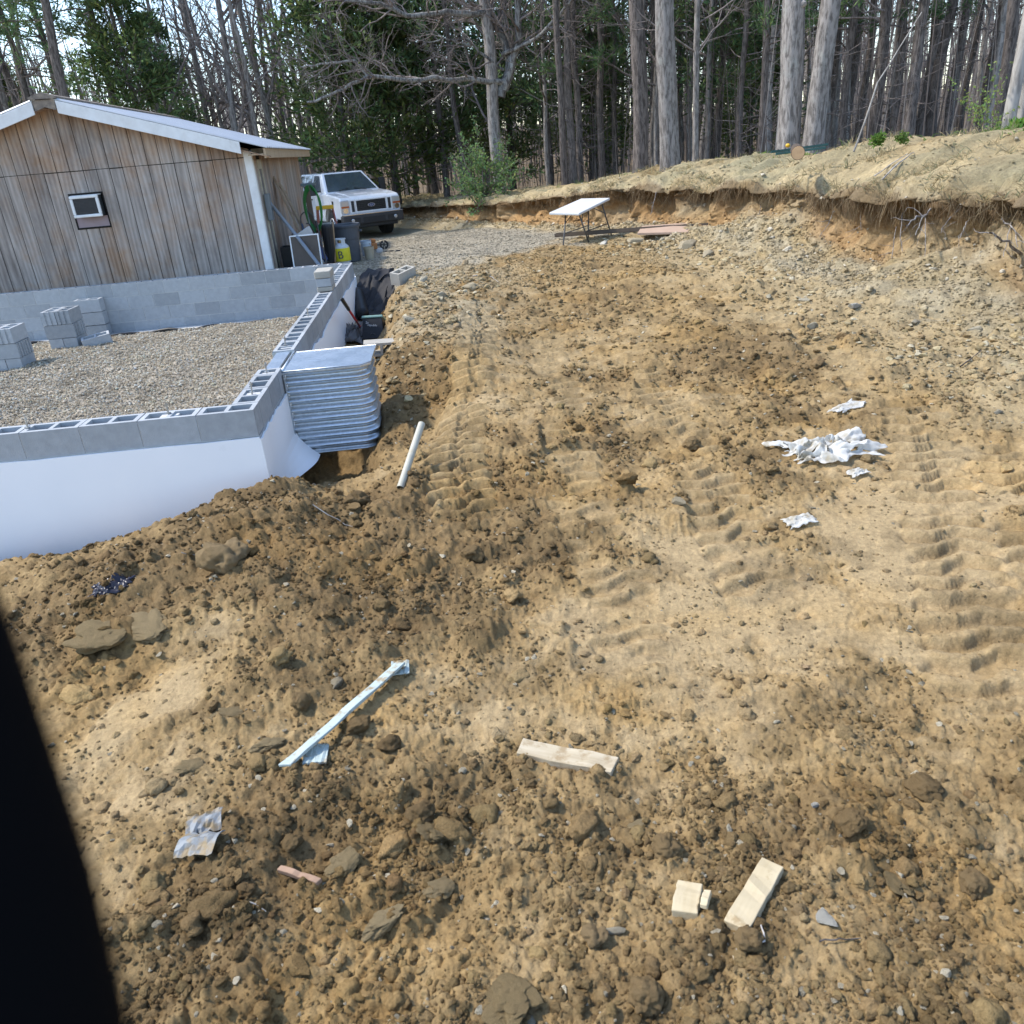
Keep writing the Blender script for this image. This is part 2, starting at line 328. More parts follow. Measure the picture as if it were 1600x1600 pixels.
def soil(x, y):
    """height detail and albedo of the worked soil"""
    x = np.asarray(x, float); y = np.asarray(y, float); r = np.hypot(x, y); D, zt, zc, w = bank_dist(x, y); u, v = floc(x, y)
    L = .0 + .28 * fbm(x / 1.1, y / 1.1, 3, 11) + .42 * fbm(x / .3, y / .3, 3, 12)
    for bx, by, br, ba in BLOBW:
        d2 = ((x - bx) ** 2 + (y - by) ** 2) / br ** 2; L = L + ba * np.exp(-d2 * 1.2)
    tm, th, tf = track_field(x, y)
    L = L * (1 - .8 * tm) - .28 * tm
    yb = np.interp(x, [-4, -2.4, -1.6, -1.0, -.4, .3, 1.2, 2.5, 4], [11.5, 12.0, 12.6, 13.6, 14.6, 15.4, 16.2, 17.2, 19])
    drive = sstep(-.9, .5, y - yb + .9 * fbm(x / .9, y / .9, 3, 30)) * (1 - sstep(-.5, .5, D + .4 * gnoise(x, y, 31)))
    wood = np.maximum(sstep(w + 1.5, w + 3.2, D), sstep(26, 31, y + .15 * x) * 1.0)
    loose = np.clip(.5 + .8 * L, 0, 1) * (1 - drive); near = 1 - sstep(6, 11, r); mid = 1 - sstep(12, 22, r)
    wx = x + .05 * gnoise(x / .16, y / .16, 1) + .02 * gnoise(x / .05, y / .05, 8); wy = y + .05 * gnoise(x / .16, y / .16, 2) + .02 * gnoise(x / .05, y / .05, 9)
    z = .055 * fbm(x / 1.4, y / 1.4, 3, 20) + .028 * fbm(x / .33, y / .33, 3, 21) * (.35 + loose)
    big = lumps(wx, wy, .30, 60, .35, .40) * sstep(.52, .85, loose); med = lumps(wx, wy, .125, 61, .55, .52) * sstep(.38, .7, loose)
    sml = lumps(wx, wy, .055, 62, .6, .6) * (.5 + .5 * sstep(.2, .5, loose)); tiny = lumps(x, y, .026, 63, .7, .6) * near * (.65 + .35 * sstep(.1, .45, loose))
    z = z + (big + med) * mid * (1 - wood) + sml * mid * (1 - .95 * drive) + tiny + .006 * fbm(x / .03, y / .03, 2, 22) * near; z = z * (1 - .65 * tm) + th * 1.25
    smooth = sstep(.24, .04, loose) * (1 - drive) * (1 - wood)                # slick pressed patches, with a broken rim
    z = z * (1 - .7 * smooth * (1 - tm)) 
    # albedo
    DARK, MID, LIGHT = np.array([.188, .125, .057]), np.array([.292, .200, .092]), np.array([.378, .274, .144])
    t = np.clip(loose + .16 * fbm(x / .09, y / .09, 2, 50) - .5 * tf * 0, 0, 1)[..., None]
    c = np.where(t < .45, LIGHT + (MID - LIGHT) * np.clip((t - .08) / .37, 0, 1), MID + (DARK - MID) * np.clip((t - .45) / .5, 0, 1))
    red = sstep(.1, .6, fbm(x / .9, y / .9, 3, 51))[..., None]; c = c * (1 + red * np.array([.05, .0, -.1]))
    c = c * (1 - .25 * sstep(.1, .5, fbm(x / .4 + 9, y / .4, 3, 52)))[..., None]
    gr = np.array([.30, .262, .195]) * (.85 + .3 * (fbm(x / .35, y / .35, 4, 53) * .5 + .5))[..., None]
    pale = (sstep(7.0, 10.5, y) * (1 - sstep(-.6, .8, x)) * sstep(.3, 1.0, u) * .75 * (1 - sstep(.45, .8, loose)))[..., None]   # pale rubbly margin beside the wall
    c = c + (np.array([.33, .275, .18]) - c) * pale
    toe = (sstep(-2.0, .4, D + .6 * fbm(x / .6, y / .6, 2, 57)) * sstep(3, 5, y) * .75)[..., None]; c = c + (np.array([.37, .29, .165]) - c) * toe
    c = c + (gr - c) * drive[..., None]
    lit = np.array([.17, .125, .075]) * (.7 + .6 * (fbm(x / .8, y / .8, 3, 54) * .5 + .5))[..., None]
    c = c + (lit - c) * np.clip(wood * 1.0, 0, 1)[..., None]
    grass = (sstep(22.5, 25.5, y + .2 * x) * (1 - sstep(30, 34, y)) * sstep(-.4, .4, fbm(x / 1.5, y / 1.5, 2, 56)))[..., None] * .4; c = c + (np.array([.13, .14, .05]) - c) * grass
    return z, np.clip(c, .02, .7), loose
def ground_z(x, y):
    x = np.atleast_1d(np.asarray(x, float)); y = np.atleast_1d(np.asarray(y, float)); return smooth_ground(x, y) + soil(x, y)[0]
def gz(x, y): return float(ground_z(x, y)[0])
# ---- the ground sheet: rings round the site, fine where the work is
def _angles():
    lo, hi = math.radians(42), math.radians(141)                      # fine sector
    return np.concatenate([np.linspace(lo, hi, 1150), np.linspace(hi, hi + math.radians(261), 121)[1:-1]])
ANG = _angles(); RAD = np.concatenate([np.geomspace(.25, 1.25, 10)[:-1], np.geomspace(1.25, 26, 690), np.geomspace(26, 600, 61)[1:]])
gx = (RAD[:, None] * np.cos(ANG)[None]).ravel(); gy = (RAD[:, None] * np.sin(ANG)[None]).ravel()
hz, gcol, _l = soil(gx, gy); gzz = smooth_ground(gx, gy) + hz
na, nr_ = len(ANG), len(RAD); i = np.arange(nr_ - 1)[:, None] * na; j = np.arange(na)[None]; k = (j + 1) % na
GQ = np.stack([i + j, i + na + j, i + na + k, i + k], -1).reshape(-1, 4)
M_soil = attr_mat('soil', bumps=((38, .012), (150, .005), (500, .0018)), var=.40, vscale=30)
gme = np_mesh('ground', np.c_[np.r_[gx, 0], np.r_[gy, 0], np.r_[gzz, gzz[:na].mean()]], [GQ, np.stack([np.arange(na), (np.arange(na) + 1) % na, np.full(na, len(gx))], 1)], {'col': np.r_[gcol, gcol[:1]]}, True, [M_soil])
tag(link('ground', gme), kind='structure')
# ================================================================== BANK
def bank_at(s):
    f = lambda c: np.interp(s, BANK_S, c); n = np.stack([f(BANK_N[:, 0]), f(BANK_N[:, 1])], -1); n /= np.linalg.norm(n, axis=-1, keepdims=True)
    return np.stack([f(BANK[:, 0]), f(BANK[:, 1])], -1), n, f(BANK[:, 2]), f(BANK[:, 3]), f(BANK[:, 4])
def s_near(x, y): return BANK_S[np.argmin((BANK[:, 0] - x) ** 2 + (BANK[:, 1] - y) ** 2)]
S_END = s_near(-6, 34); s_a, s_b = s_near(6.2, 1.5), s_near(1.4, 19.6)
BS = np.concatenate([np.linspace(0.5, s_a, 60)[:-1], np.linspace(s_a, s_b, 900)[:-1], np.linspace(s_b, S_END, 160)])
def bank_surface(s, t):
    """point on the cut bank at arc length s and profile t in 0..1, with its albedo"""
    P, N, zt, zc, w = bank_at(s); sn = s * 1.0
    over = np.clip(.62 + .75 * fbm(sn / 1.5, sn * 0 + 3, 3, 71) , .0, 1.25)                # how far the turf overhangs there
    talus = np.clip(-.05 + .9 * fbm(sn / 2.1, sn * 0 + 7, 2, 72), 0, 1)                    # slumped fan burying the face
    for px_, wd_, am in ((1190, 1.0, .9), (1030, .6, .7)):
        q = hit(px_, 390); talus = np.maximum(talus, am * np.exp(-((s - s_near(q[0], q[1])) / wd_) ** 2))
    q = hit(1590, 430); over = np.maximum(over, 1.5 * np.exp(-((s - s_near(q[0], q[1])) / .7) ** 2)); q = hit(1430, 430); over = np.maximum(over, 1.2 * np.exp(-((s - s_near(q[0], q[1])) / .35) ** 2)); over = over * (1 - .75 * talus); w = w * (.82 + .3 * talus + .15 * gnoise(sn / .8, sn * 0, 73))
    H = zc - zt; crest = zc + .07 * fbm(sn / 1.3, sn * 0 + 1, 3, 74)
    zf = zt + H * (.13 + .3 * talus); fr = sstep(s_near(3.6, 14.0), s_near(2.0, 18.5), s); talus = talus * (1 - .7 * fr); zf = zf - .06 * fr; zl = zt + H * (.58 + .1 * fr + .07 * fbm(sn / 1.0, sn * 0 + 5, 2, 75))
    K = [(-.5 + 0 * s, zt - .25), (0 * s, zt + .02), (.55 * w, zt + (zf - zt) * .5), (w, zf), (w * 1.02 + .28 * over, zf + (zl - zf) * .4), (w * 1.0 + .38 * over, zf + (zl - zf) * .8), (w * 1.0 + .2 * over, zl - .02),
         (w * 1.0 - .02 * over, zl), (w + .12, zl + .12 * H), (w + .8, zl + (crest - zl) * .62), (w + 1.7, crest - .03), (w + 2.4, crest), (w + 3.6, crest - .3), (w + 4.8, crest - 1.0)]
    T = np.array([0, .06, .24, .40, .46, .52, .56, .59, .65, .75, .84, .90, .96, 1.0])
    d = np.zeros_like(s); z = np.zeros_like(s)
    for a in range(len(T) - 1):
        m = (t >= T[a]) & (t <= T[a + 1]); f = (t[m] - T[a]) / (T[a + 1] - T[a]); f2 = f
        d[m] = K[a][0][m] * (1 - f2) + K[a + 1][0][m] * f2; z[m] = K[a][1][m] * (1 - f2) + K[a + 1][1][m] * f2
    q = t * 4.2                                                              # rough length along the profile
    am = sstep(.02, .12, t) * (1 - sstep(.93, 1, t))
    ws = s + .12 * gnoise(s / .3, q / .3, 76); wq = q + .12 * gnoise(s / .3, q / .3, 77)
    ld = (.14 * fbm(ws / .8, wq / .8, 3, 78) + .06 * fbm(ws / .22, wq / .22, 3, 79) + lumps(ws, wq, .26, 80, .35, .5) * .8 + lumps(ws, wq, .11, 81, .5, .5) + lumps(ws, wq, .05, 82, .5, .5)) * am
    face = sstep(.30, .42, t) * (1 - sstep(.54, .60, t))
    ld = ld + face * (.05 * np.abs(gnoise(s / .09, q / .5, 83)) + .10 * fbm(s / .35, q / .9, 2, 84))
    dn = np.where(t < .42, .5, np.where(t < .6, 1.0, .35)); x = P[:, 0] + N[:, 0] * (d - ld * dn); y = P[:, 1] + N[:, 1] * (d - ld * dn); z = z + ld * (1 - dn) * 1.1
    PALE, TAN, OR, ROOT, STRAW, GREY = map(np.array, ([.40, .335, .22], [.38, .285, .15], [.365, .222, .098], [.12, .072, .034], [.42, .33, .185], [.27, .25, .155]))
    nz = (fbm(s / .5, q / .5, 4, 85) * .5 + .5)[:, None]; n2 = fbm(s / 1.7, q / 1.2, 3, 86)[:, None]
    def lerp(a, b, k): return a + (b - a) * (k[:, None] if k.ndim == 1 else k)
    c = lerp(np.broadcast_to(TAN, (len(s), 3)), PALE, np.clip(nz * 1.2 - .1, 0, 1))
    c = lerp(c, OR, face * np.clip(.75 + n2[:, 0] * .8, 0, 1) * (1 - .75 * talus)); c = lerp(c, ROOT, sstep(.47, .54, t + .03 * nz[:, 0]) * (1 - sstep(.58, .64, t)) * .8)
    top = sstep(.6, .67, t); c = lerp(c, STRAW * (.8 + .4 * nz), top); c = lerp(c, GREY, top * np.clip(n2[:, 0] * 1.8 + .05, 0, 1) * .7 * (1 - sstep(.86, .92, t)))
    c = lerp(c, np.array([.33, .235, .115]), sstep(.74, .8, t) * np.clip(-n2[:, 0] * 1.6 + .1, 0, 1) * .7)
    c = lerp(c, np.array([.17, .125, .075]), sstep(.9, .96, t)); c = c * (.85 + .3 * (fbm(s / .12, q / .12, 3, 87) * .5 + .5))[:, None]
    return np.stack([x, y, z], 1), np.clip(c, .02, .7), talus
BT = np.concatenate([np.linspace(0, .36, 62)[:-1], np.linspace(.36, .66, 62)[:-1], np.linspace(.66, 1, 50)])
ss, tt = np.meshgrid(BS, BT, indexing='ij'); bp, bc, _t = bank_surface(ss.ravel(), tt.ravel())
nb = len(BT); i = np.arange(len(BS) - 1)[:, None] * nb; j = np.arange(nb - 1)[None]; BQ = np.stack([i + j, i + nb + j, i + nb + j + 1, i + j + 1], -1).reshape(-1, 4)
M_bank = attr_mat('bank_soil', bumps=((30, .02), (120, .008), (420, .002)), var=.34, vscale=22)
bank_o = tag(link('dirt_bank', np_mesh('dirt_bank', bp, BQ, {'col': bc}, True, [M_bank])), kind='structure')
BPTS = bp.reshape(len(BS), nb, 3)
def bank_pt(px, py):
    """point of the bank surface closest to the line of sight through a photo pixel (nearest to the eye)"""
    r = ray(px, py); r = r / np.linalg.norm(r); q = bp - EYE; a = q @ r; dd = np.linalg.norm(q - a[:, None] * r, axis=1) / np.maximum(a, .5)
    c = np.where(dd < .004)[0]
    if len(c) == 0: return bp[np.argmin(dd)]
    return bp[c[np.argmin(a[c])]]
# ================================================================== FOUNDATION
M_block = pm('concrete_block', (.36, .375, .385), (.29, .305, .315), 14, .92, bumpd=.0025, bscale=120, vary=.16, stain=((.36, .36, .34), 3, .6, .6))
M_mortar = pm('mortar', (.52, .52, .50), (.42, .42, .41), 20, .95, bumpd=.002, bscale=90)
M_foam = pm('white_coating', (.88, .88, .885), (.85, .855, .865), 2.5, .55, vary=0, bumpd=.0012, bscale=9, stain=((.70, .70, .70), 5, .66, .3))
M_galv = None
def _galv():
    m, nt, N, L, B = _nodes('galvanised_steel'); tc = N.new('ShaderNodeTexCoord')
    v = N.new('ShaderNodeTexVoronoi'); v.inputs['Scale'].default_value = 45; L.new(tc.outputs['Object'], v.inputs['Vector'])
    L.new(ramp(nt, v.outputs['Color'], [(0, (.50, .54, .57)), (1, (.63, .67, .70))]), B.inputs['Base Color'])
    B.inputs['Metallic'].default_value = 1; f = noise_node(nt, tc.outputs['Object'], 6, 4)
    r = N.new('ShaderNodeMapRange'); r.inputs[3].default_value = .32; r.inputs[4].default_value = .5; L.new(f, r.inputs[0]); L.new(r.outputs[0], B.inputs['Roughness'])
    bump(nt, noise_node(nt, tc.outputs['Object'], 5, 3), .6, .004, B.inputs['Normal']); return m
M_galv = _galv()
BL, BH, BD, J = .397, .194, .194, .009
def block_mesh(name, L=BL, cells=2):
    """hollow concrete block lying along x, base corner at 0"""
    mb = MB(); t = .034; n = cells; web = .03; cw = (L - 2 * t - (n - 1) * web) / n; xs = [0, t]
    for i in range(n): xs += [xs[-1] + cw, xs[-1] + cw + (web if i < n - 1 else t)]
    ys = [0, t, BD - t, BD]; V = []; idx = {}
    def vid(i, j, k):
        if (i, j, k) not in idx: idx[(i, j, k)] = len(V); V.append((xs[i], ys[j], BH * k))
        return idx[(i, j, k)]
    Fs = []; hole = lambda i, j: j == 1 and i % 2 == 1
    for i in range(len(xs) - 1):
        for j in range(3):
            if hole(i, j):
                a = [(i, j), (i + 1, j), (i + 1, j + 1), (i, j + 1)]
                for p, q in zip(a, a[1:] + a[:1]): Fs.append((vid(*p, 0), vid(*q, 0), vid(*q, 1), vid(*p, 1)))
            else:
                Fs.append((vid(i, j, 1), vid(i + 1, j, 1), vid(i + 1, j + 1, 1), vid(i, j + 1, 1))); Fs.append((vid(i, j, 0), vid(i, j + 1, 0), vid(i + 1, j + 1, 0), vid(i + 1, j, 0)))
    m = len(xs) - 1
    for i in range(m): Fs += [(vid(i, 0, 0), vid(i + 1, 0, 0), vid(i + 1, 0, 1), vid(i, 0, 1)), (vid(i + 1, 3, 0), vid(i, 3, 0), vid(i, 3, 1), vid(i + 1, 3, 1))]
    for j in range(3): Fs += [(vid(0, j + 1, 0), vid(0, j, 0), vid(0, j, 1), vid(0, j + 1, 1)), (vid(m, j, 0), vid(m, j + 1, 0), vid(m, j + 1, 1), vid(m, j, 1))]
    mb.add(V, Fs); me = mb.mesh(name, M_block); return me
ME_BLOCK, ME_HALF = block_mesh('concrete_block'), block_mesh('half_block', .194, 1)
def ribbed():
    mb = MB(); me = ME_BLOCK; mb.add([v.co for v in me.vertices], [tuple(p.vertices) for p in me.polygons])
    for xs_ in ((-.013, .001), (BL - .001, BL + .013)):
        for (a, b) in ((.0, .045), (.075, .119), (.149, .194)): mb.box2((xs_[0], a, .001), (xs_[1], b, BH - .001))
    return mb.mesh('ribbed_block', M_block)
ME_RIB = ribbed()
foundation = thing('block_foundation', 'grey concrete block foundation walls with white coated outside faces around a gravel floor', 'foundation', FO, TH)
def lay(u, v, w, along_y=False, half=False, name='concrete_block', parent=foundation):
    o = bpy.data.objects.new(name, ME_HALF if half else ME_BLOCK); COL.objects.link(o); o.parent = parent
    jz = random.uniform(-.0015, .0015)
    if along_y: o.location = (u + random.uniform(-.001, .001), v, w + jz); o.rotation_euler = (0, 0, math.pi / 2)     # occupies u-BD..u, v..v+L
    else: o.location = (u, v + random.uniform(-.001, .001), w + jz)
    return o
PIT = BL + J
NC = 4
for c in range(NC):
    w = -(c + 1) * (BH + J) + J; off = (c % 2) * PIT / 2
    # right wall, running back; the window opening is left free in the upper three courses
    v = .203 if c % 2 == 0 else 0.0
    lim = [(0.203 if c % 2 == 0 else 0.0, 1.215), (1.885, 8.28)] if c < 3 else [(0.203 if c % 2 == 0 else 0.0, 8.28)]
    for a, b in lim:
        v = a
        while v < b - .05:
            if b - v > .38: lay(0, v, w, True); v += PIT
            elif b - v > .17: lay(0, v, w, True, True); v += PIT / 2
            else: break
    # front wall, running left from the corner
    u = 0.0 if c % 2 == 0 else -.203
    first = True
    while u > -5.2: lay(u - BL, 0, w); u -= PIT
    # rear wall, running left
    u = -.203 if c % 2 == 0 else -.203 - PIT / 2
    if c % 2: lay(-.203 - .194, 8.085, w, False, True)
    while u > -9.6: lay(u - BL, 8.085, w); u -= PIT
core = MB()
for (a, b) in (((-.19, .22, -.806), (-.004, 1.20, -.20)), ((-.19, 1.9, -.806), (-.004, 8.2, -.20)), ((-5.2, .004, -.806), (-.2, .19, -.20)), ((-9.6, 8.089, -.806), (-.21, 8.275, -.20))): core.box2(a, b)
for c in range(1):   # bedding joints of the top course: two face strips and cross webs, cells left open
    for (a, b) in (((-9.6, 8.0885, -.2), (-.21, 8.112, -.012)), ((-9.6, 8.252, -.2), (-.21, 8.272, -.012)), ((-.186, .21, -.2), (-.168, 1.2, -.012)), ((-.026, .21, -.2), (-.0045, 1.2, -.012)), ((-.186, 1.9, -.2), (-.168, 8.1, -.012)), ((-.026, 1.9, -.2), (-.0045, 8.1, -.012)),
                   ((-5.2, .0045, -.2), (-.0, .026, -.012)), ((-5.2, .168, -.2), (-.2, .186, -.012))): core.box2(a, b)
core.out('mortar', M_mortar, foundation)
foot = MB(); foot.box2((-9.7, 7.72, -1.0), (-.2, 8.08, -.752)); foot.box2((-.55, .3, -1.0), (-.2, 7.7, -.80)); foot.out('footing', M_mortar, foundation, .012)
# pilaster against the rear wall
for k in range(3): 
    lay(-4.41, 7.86, -(BH + J) * (k + 2) + J + .03, False); 
# white coating on the outside of the walls, wavy upper edge, flaring at the foot by the corner
def coat(name, pts, zt, zb, nseg, flare=None, out=(0, 0)):
    (u0, v0), (u1, v1) = pts; mb = MB(); V = []; rows = 10; th = .014
    for side in (0, 1):
        for k in range(nseg + 1):
            f = k / nseg; u = u0 + (u1 - u0) * f; v = v0 + (v1 - v0) * f
            top = zt(f); 
            for r in range(rows + 1):
                g = r / rows; z = top + (zb - top) * g; e = th * (1 - side) + (flare(f, g) if flare else 0) + .004 * math.sin(9 * f + 4 * g) * (1 - abs(2 * f - 1) ** 8)
                V.append((u + out[0] * e, v + out[1] * e, z))
    Fs = []; n1 = (nseg + 1) * (rows + 1)
    for k in range(nseg):
        for r in range(rows):
            a = k * (rows + 1) + r; b = a + rows + 1; Fs += [(a, b, b + 1, a + 1), (n1 + a, n1 + a + 1, n1 + b + 1, n1 + b)]
        a = k * (rows + 1); b = a + rows + 1; Fs += [(a, n1 + a, n1 + b, b), (a + rows, b + rows, n1 + b + rows, n1 + a + rows)]
    for k in (0, nseg):
        for r in range(rows): a = k * (rows + 1) + r; Fs.append((a, a + 1, n1 + a + 1, n1 + a))
    mb.add(V, Fs); return mb.out(name, M_foam, foundation)
def wav(seed, amp, z0): return lambda f: z0 + amp * (mnoise.noise((f * 9 + seed, seed, 0)) + .5 * mnoise.noise((f * 31, seed, 2)))
coat('wall_coating', ((-5.2, 0.0), (.004, 0.0)), wav(1, .008, -.203), -1.15, 40, None, (0, -1))
def flr(f, g): return max(0, g - .6) ** 1.5 * .7 * sstep(.35, .9, np.float64(f)) 
coat('wall_coating', ((0, -.014), (0, 1.19)), wav(2, .03, -.215), -.80, 30, flr, (1, 0))
coat('wall_coating', ((0, 1.9), (0, 8.28)), wav(3, .05, -.23), -1.0, 60, None, (1, 0))
coat('wall_coating', ((-9.6, 8.28), (0, 8.28)), wav(4, .02, -.2), -1.0, 20, None, (0, 1))
# anchor bolts standing in the filled cells
M_steel = pm('bolt_steel', (.5, .5, .48), (.35, .33, .30), 30, .4, .9)
for (u, v) in ((-.1, .47), (-.10, 1.08), (-.11, 2.1), (-.10, 3.6), (-.1, 6.4), (-.62, .11), (-1.6, .1)):
    b = MB(); b.tube([(0, 0, -.09), (0, 0, .085)], .0065, 8); b.lathe([(.02, 0), (.02, .004)], 12, (0, 0, .006)); b.lathe([(.0125, 0), (.0125, .011)], 6, (0, 0, .062))
    o = b.out('anchor_bolt', M_steel, foundation); o.location = (u, v, 0); o.rotation_euler = (random.uniform(-.1, .1), random.uniform(-.1, .1), 0)
for (u, v) in ((-.1, .47), (-.10, 1.08), (-.11, 2.1), (-.10, 3.6), (-.1, 6.4), (-.62, .11)): MB().box((u, v, -.06), (.125, .125, .09)).out('grout_fill', M_mortar, foundation)
# steel buck lining the window opening
buck = MB(); buck.box2((-.2, 1.216, -.60), (-.005, 1.222, -.012)); buck.box2((-.2, 1.878, -.60), (-.005, 1.884, -.012)); buck.box2((-.2, 1.222, -.60), (-.005, 1.878, -.594)); buck.box2((-.155, 1.223, -.05), (-.035, 1.877, -.014))
buck.out('window_buck', M_galv, foundation)
plast = MB(); P_ = []
for k in range(60):
    u = -9 + k * .15; P_.append((u, 7.70 + .05 * math.sin(k * .7), -.735 + .02 * math.sin(k * 1.3)))
plast.tube(P_, [.018 + .012 * abs(math.sin(k * .9)) for k in range(60)], 6); M_black = pm('black_plastic', (.018, .019, .021), (.012, .012, .013), 20, .45, vary=.2)
plast.out('drain_strip', M_black, foundation, smooth=True)
# ---- gravel floor inside
M_gravel = attr_mat('gravel', bumps=((60, .014), (170, .006)), var=.4, vscale=70)
def grav_z(u, v): return -.735 + .035 * fbm(u / 1.2, v / 1.2, 3, 101) + .10 * sstep(1.6, .0, v) + .02 * fbm(u / .3, v / .3, 2, 102) + .05 * np.exp(-((u + 3.9) ** 2 + (v - 5.9) ** 2) / .8)
gu, gv = np.meshgrid(np.arange(-6.6, -.19, .045), np.arange(.2, 7.76, .045), indexing='ij'); U, Vv = gu.ravel(), gv.ravel(); zz = grav_z(U, Vv) + lumps(U, Vv, .05, 103, .8, .35)
gc = np.array([.44, .385, .30]) * (.8 + .35 * (fbm(U / .5, Vv / .5, 3, 104)))[:, None]
nx_, ny_ = gu.shape; i = np.arange(nx_ - 1)[:, None] * ny_; j = np.arange(ny_ - 1)[None]; Q_ = np.stack([i + j, i + ny_ + j, i + ny_ + j + 1, i + j + 1], -1).reshape(-1, 4)
gfl = link('gravel_floor', np_mesh('gravel_floor', np.c_[U, Vv, zz], Q_, {'col': np.clip(gc, .05, .6)}, True, [M_gravel])); gfl.location = FO; gfl.rotation_euler = (0, 0, TH); tag(gfl, kind='structure')
# ---- two dry stacked piers and a loose block
def pier(u, v, label):
    p = thing('block_pier', label, 'pier', fworld(u, v, -.75), TH, 'block piers on the gravel floor')
    for c in range(3):
        w = c * (BH + .006)
        for k in range(2):
            if c == 2:      # top pair turned, ribbed ends to the front
                o = lay(.197 + k * .203, .0, w, True, parent=p); o.data = ME_RIB
            elif c == 0: lay(.197 + k * .203, 0, w, True, parent=p)
            else: lay(0, k * .203, w, False, parent=p).data = ME_RIB
    return p
pier(-4.73, 5.62, 'grey three-course block pier standing on the gravel, nearer the left edge of the picture')
pier(-4.46, 6.82, 'grey three-course block pier on the gravel, in front of the rear wall pilaster')
o = tag(link('concrete_block', ME_BLOCK), 'half-buried grey block lying in the gravel beside the farther pier', 'concrete block'); o.location = fworld(-3.95, 6.75, -.79); o.rotation_euler = (.1, -.12, TH + .35)
# ---- cap blocks stacked on the right wall
M_cap = pm('cap_block', (.42, .39, .33), (.34, .32, .28), 12, .9, bumpd=.002, bscale=100)
zc_ = 0.004
for nm, lab, dz, sx, mat in (('cap_block', 'thin tan cap block at the bottom of the little stack on the wall', .06, .2, M_cap), ('concrete_block', 'grey middle block of the little stack on the foundation wall', .10, .19, M_block), ('cap_block', 'tan cap block with a rounded edge on top of the little stack on the wall', .09, .21, M_cap)):
    mb = MB(); mb.box((0, 0, dz / 2), (sx, .4, dz)); o = tag(mb.out(nm, mat, None, .012 if mat is M_cap else .004), lab, 'block'); o.location = fworld(-.1, 5.42, zc_); o.rotation_euler = (0, 0, TH + random.uniform(-.03, .03)); zc_ += dz + .004
# ---- galvanised window well with its cover
well = thing('window_well', 'galvanised corrugated steel window well with flat metal cover against the block wall', 'window well', fworld(0, 1.2, -.80), TH)
WW, WP, WHt = .66, .72, .765
def outline(off=0.0, n=8):
    r = .13; P = [(.016, -off), ]
    for k in range(n + 1): a = -math.pi / 2 + k / n * math.pi / 2; P.append((WP - r + (r + off) * math.cos(a), r + (r + off) * math.sin(a)))
    for k in range(n + 1): a = k / n * math.pi / 2; P.append((WP - r + (r + off) * math.cos(a), WW - r + (r + off) * math.sin(a)))
    P.append((.016, WW + off)); return P
rows = 120; V = []; base_ol = np.array(outline(0.0)); ol2 = np.array(outline(1.0)) - base_ol
for side in (0, 1):
    for r in range(rows + 1):
        z = .01 + r / rows * (WHt - .02); a = .019 * math.cos(2 * math.pi * z / .083) * (1 if .01 < z < WHt - .02 else 0) - side * .004
        for p, q in zip(base_ol, ol2): V.append((p[0] + q[0] * a, p[1] + q[1] * a, z))
n = len(base_ol); Fs = []; n1 = n * (rows + 1)
for r in range(rows):
    for k in range(n - 1): a = r * n + k; Fs += [(a, a + 1, a + n + 1, a + n), (n1 + a, n1 + a + n, n1 + a + n + 1, n1 + a + 1)]
MB().add(V, Fs).out('corrugated_shell', M_galv, well, smooth=True)
fl = MB(); fl.box2((.014, -.06, .01), (.019, -.017, WHt - .02)); fl.box2((.014, WW + .017, .01), (.019, WW + .06, WHt - .02)); fl.out('wall_flange', M_galv, well)
hd = MB()
for k in range(9): hd.lathe([(.011, 0), (.011, .006), (.004, .009)], 8, (0, 0, 0)); 
ld = MB(); lp = [(-.02, -.03), (WP - .06, -.03), (WP + .025, .05), (WP + .035, WW + .03), (-.02, WW + .03)]
ld.prism(lp, WHt, WHt + .008, 'z'); ld.prism([(x * 1.0, y) for x, y in lp], WHt - .022, WHt - .001, 'z')
ld.out('cover', M_galv, well, .004)
rim = MB(); rim.tube([(x, y, WHt + .006) for x, y in lp[:1] + lp[1:4] + lp[4:]], .006, 6); rim.tube([(.004, -.03, WHt + .012), (.004, WW + .03, WHt + .012)], .01, 6); rim.out('cover_rim', M_galv, well, smooth=True)
dirt = MB()
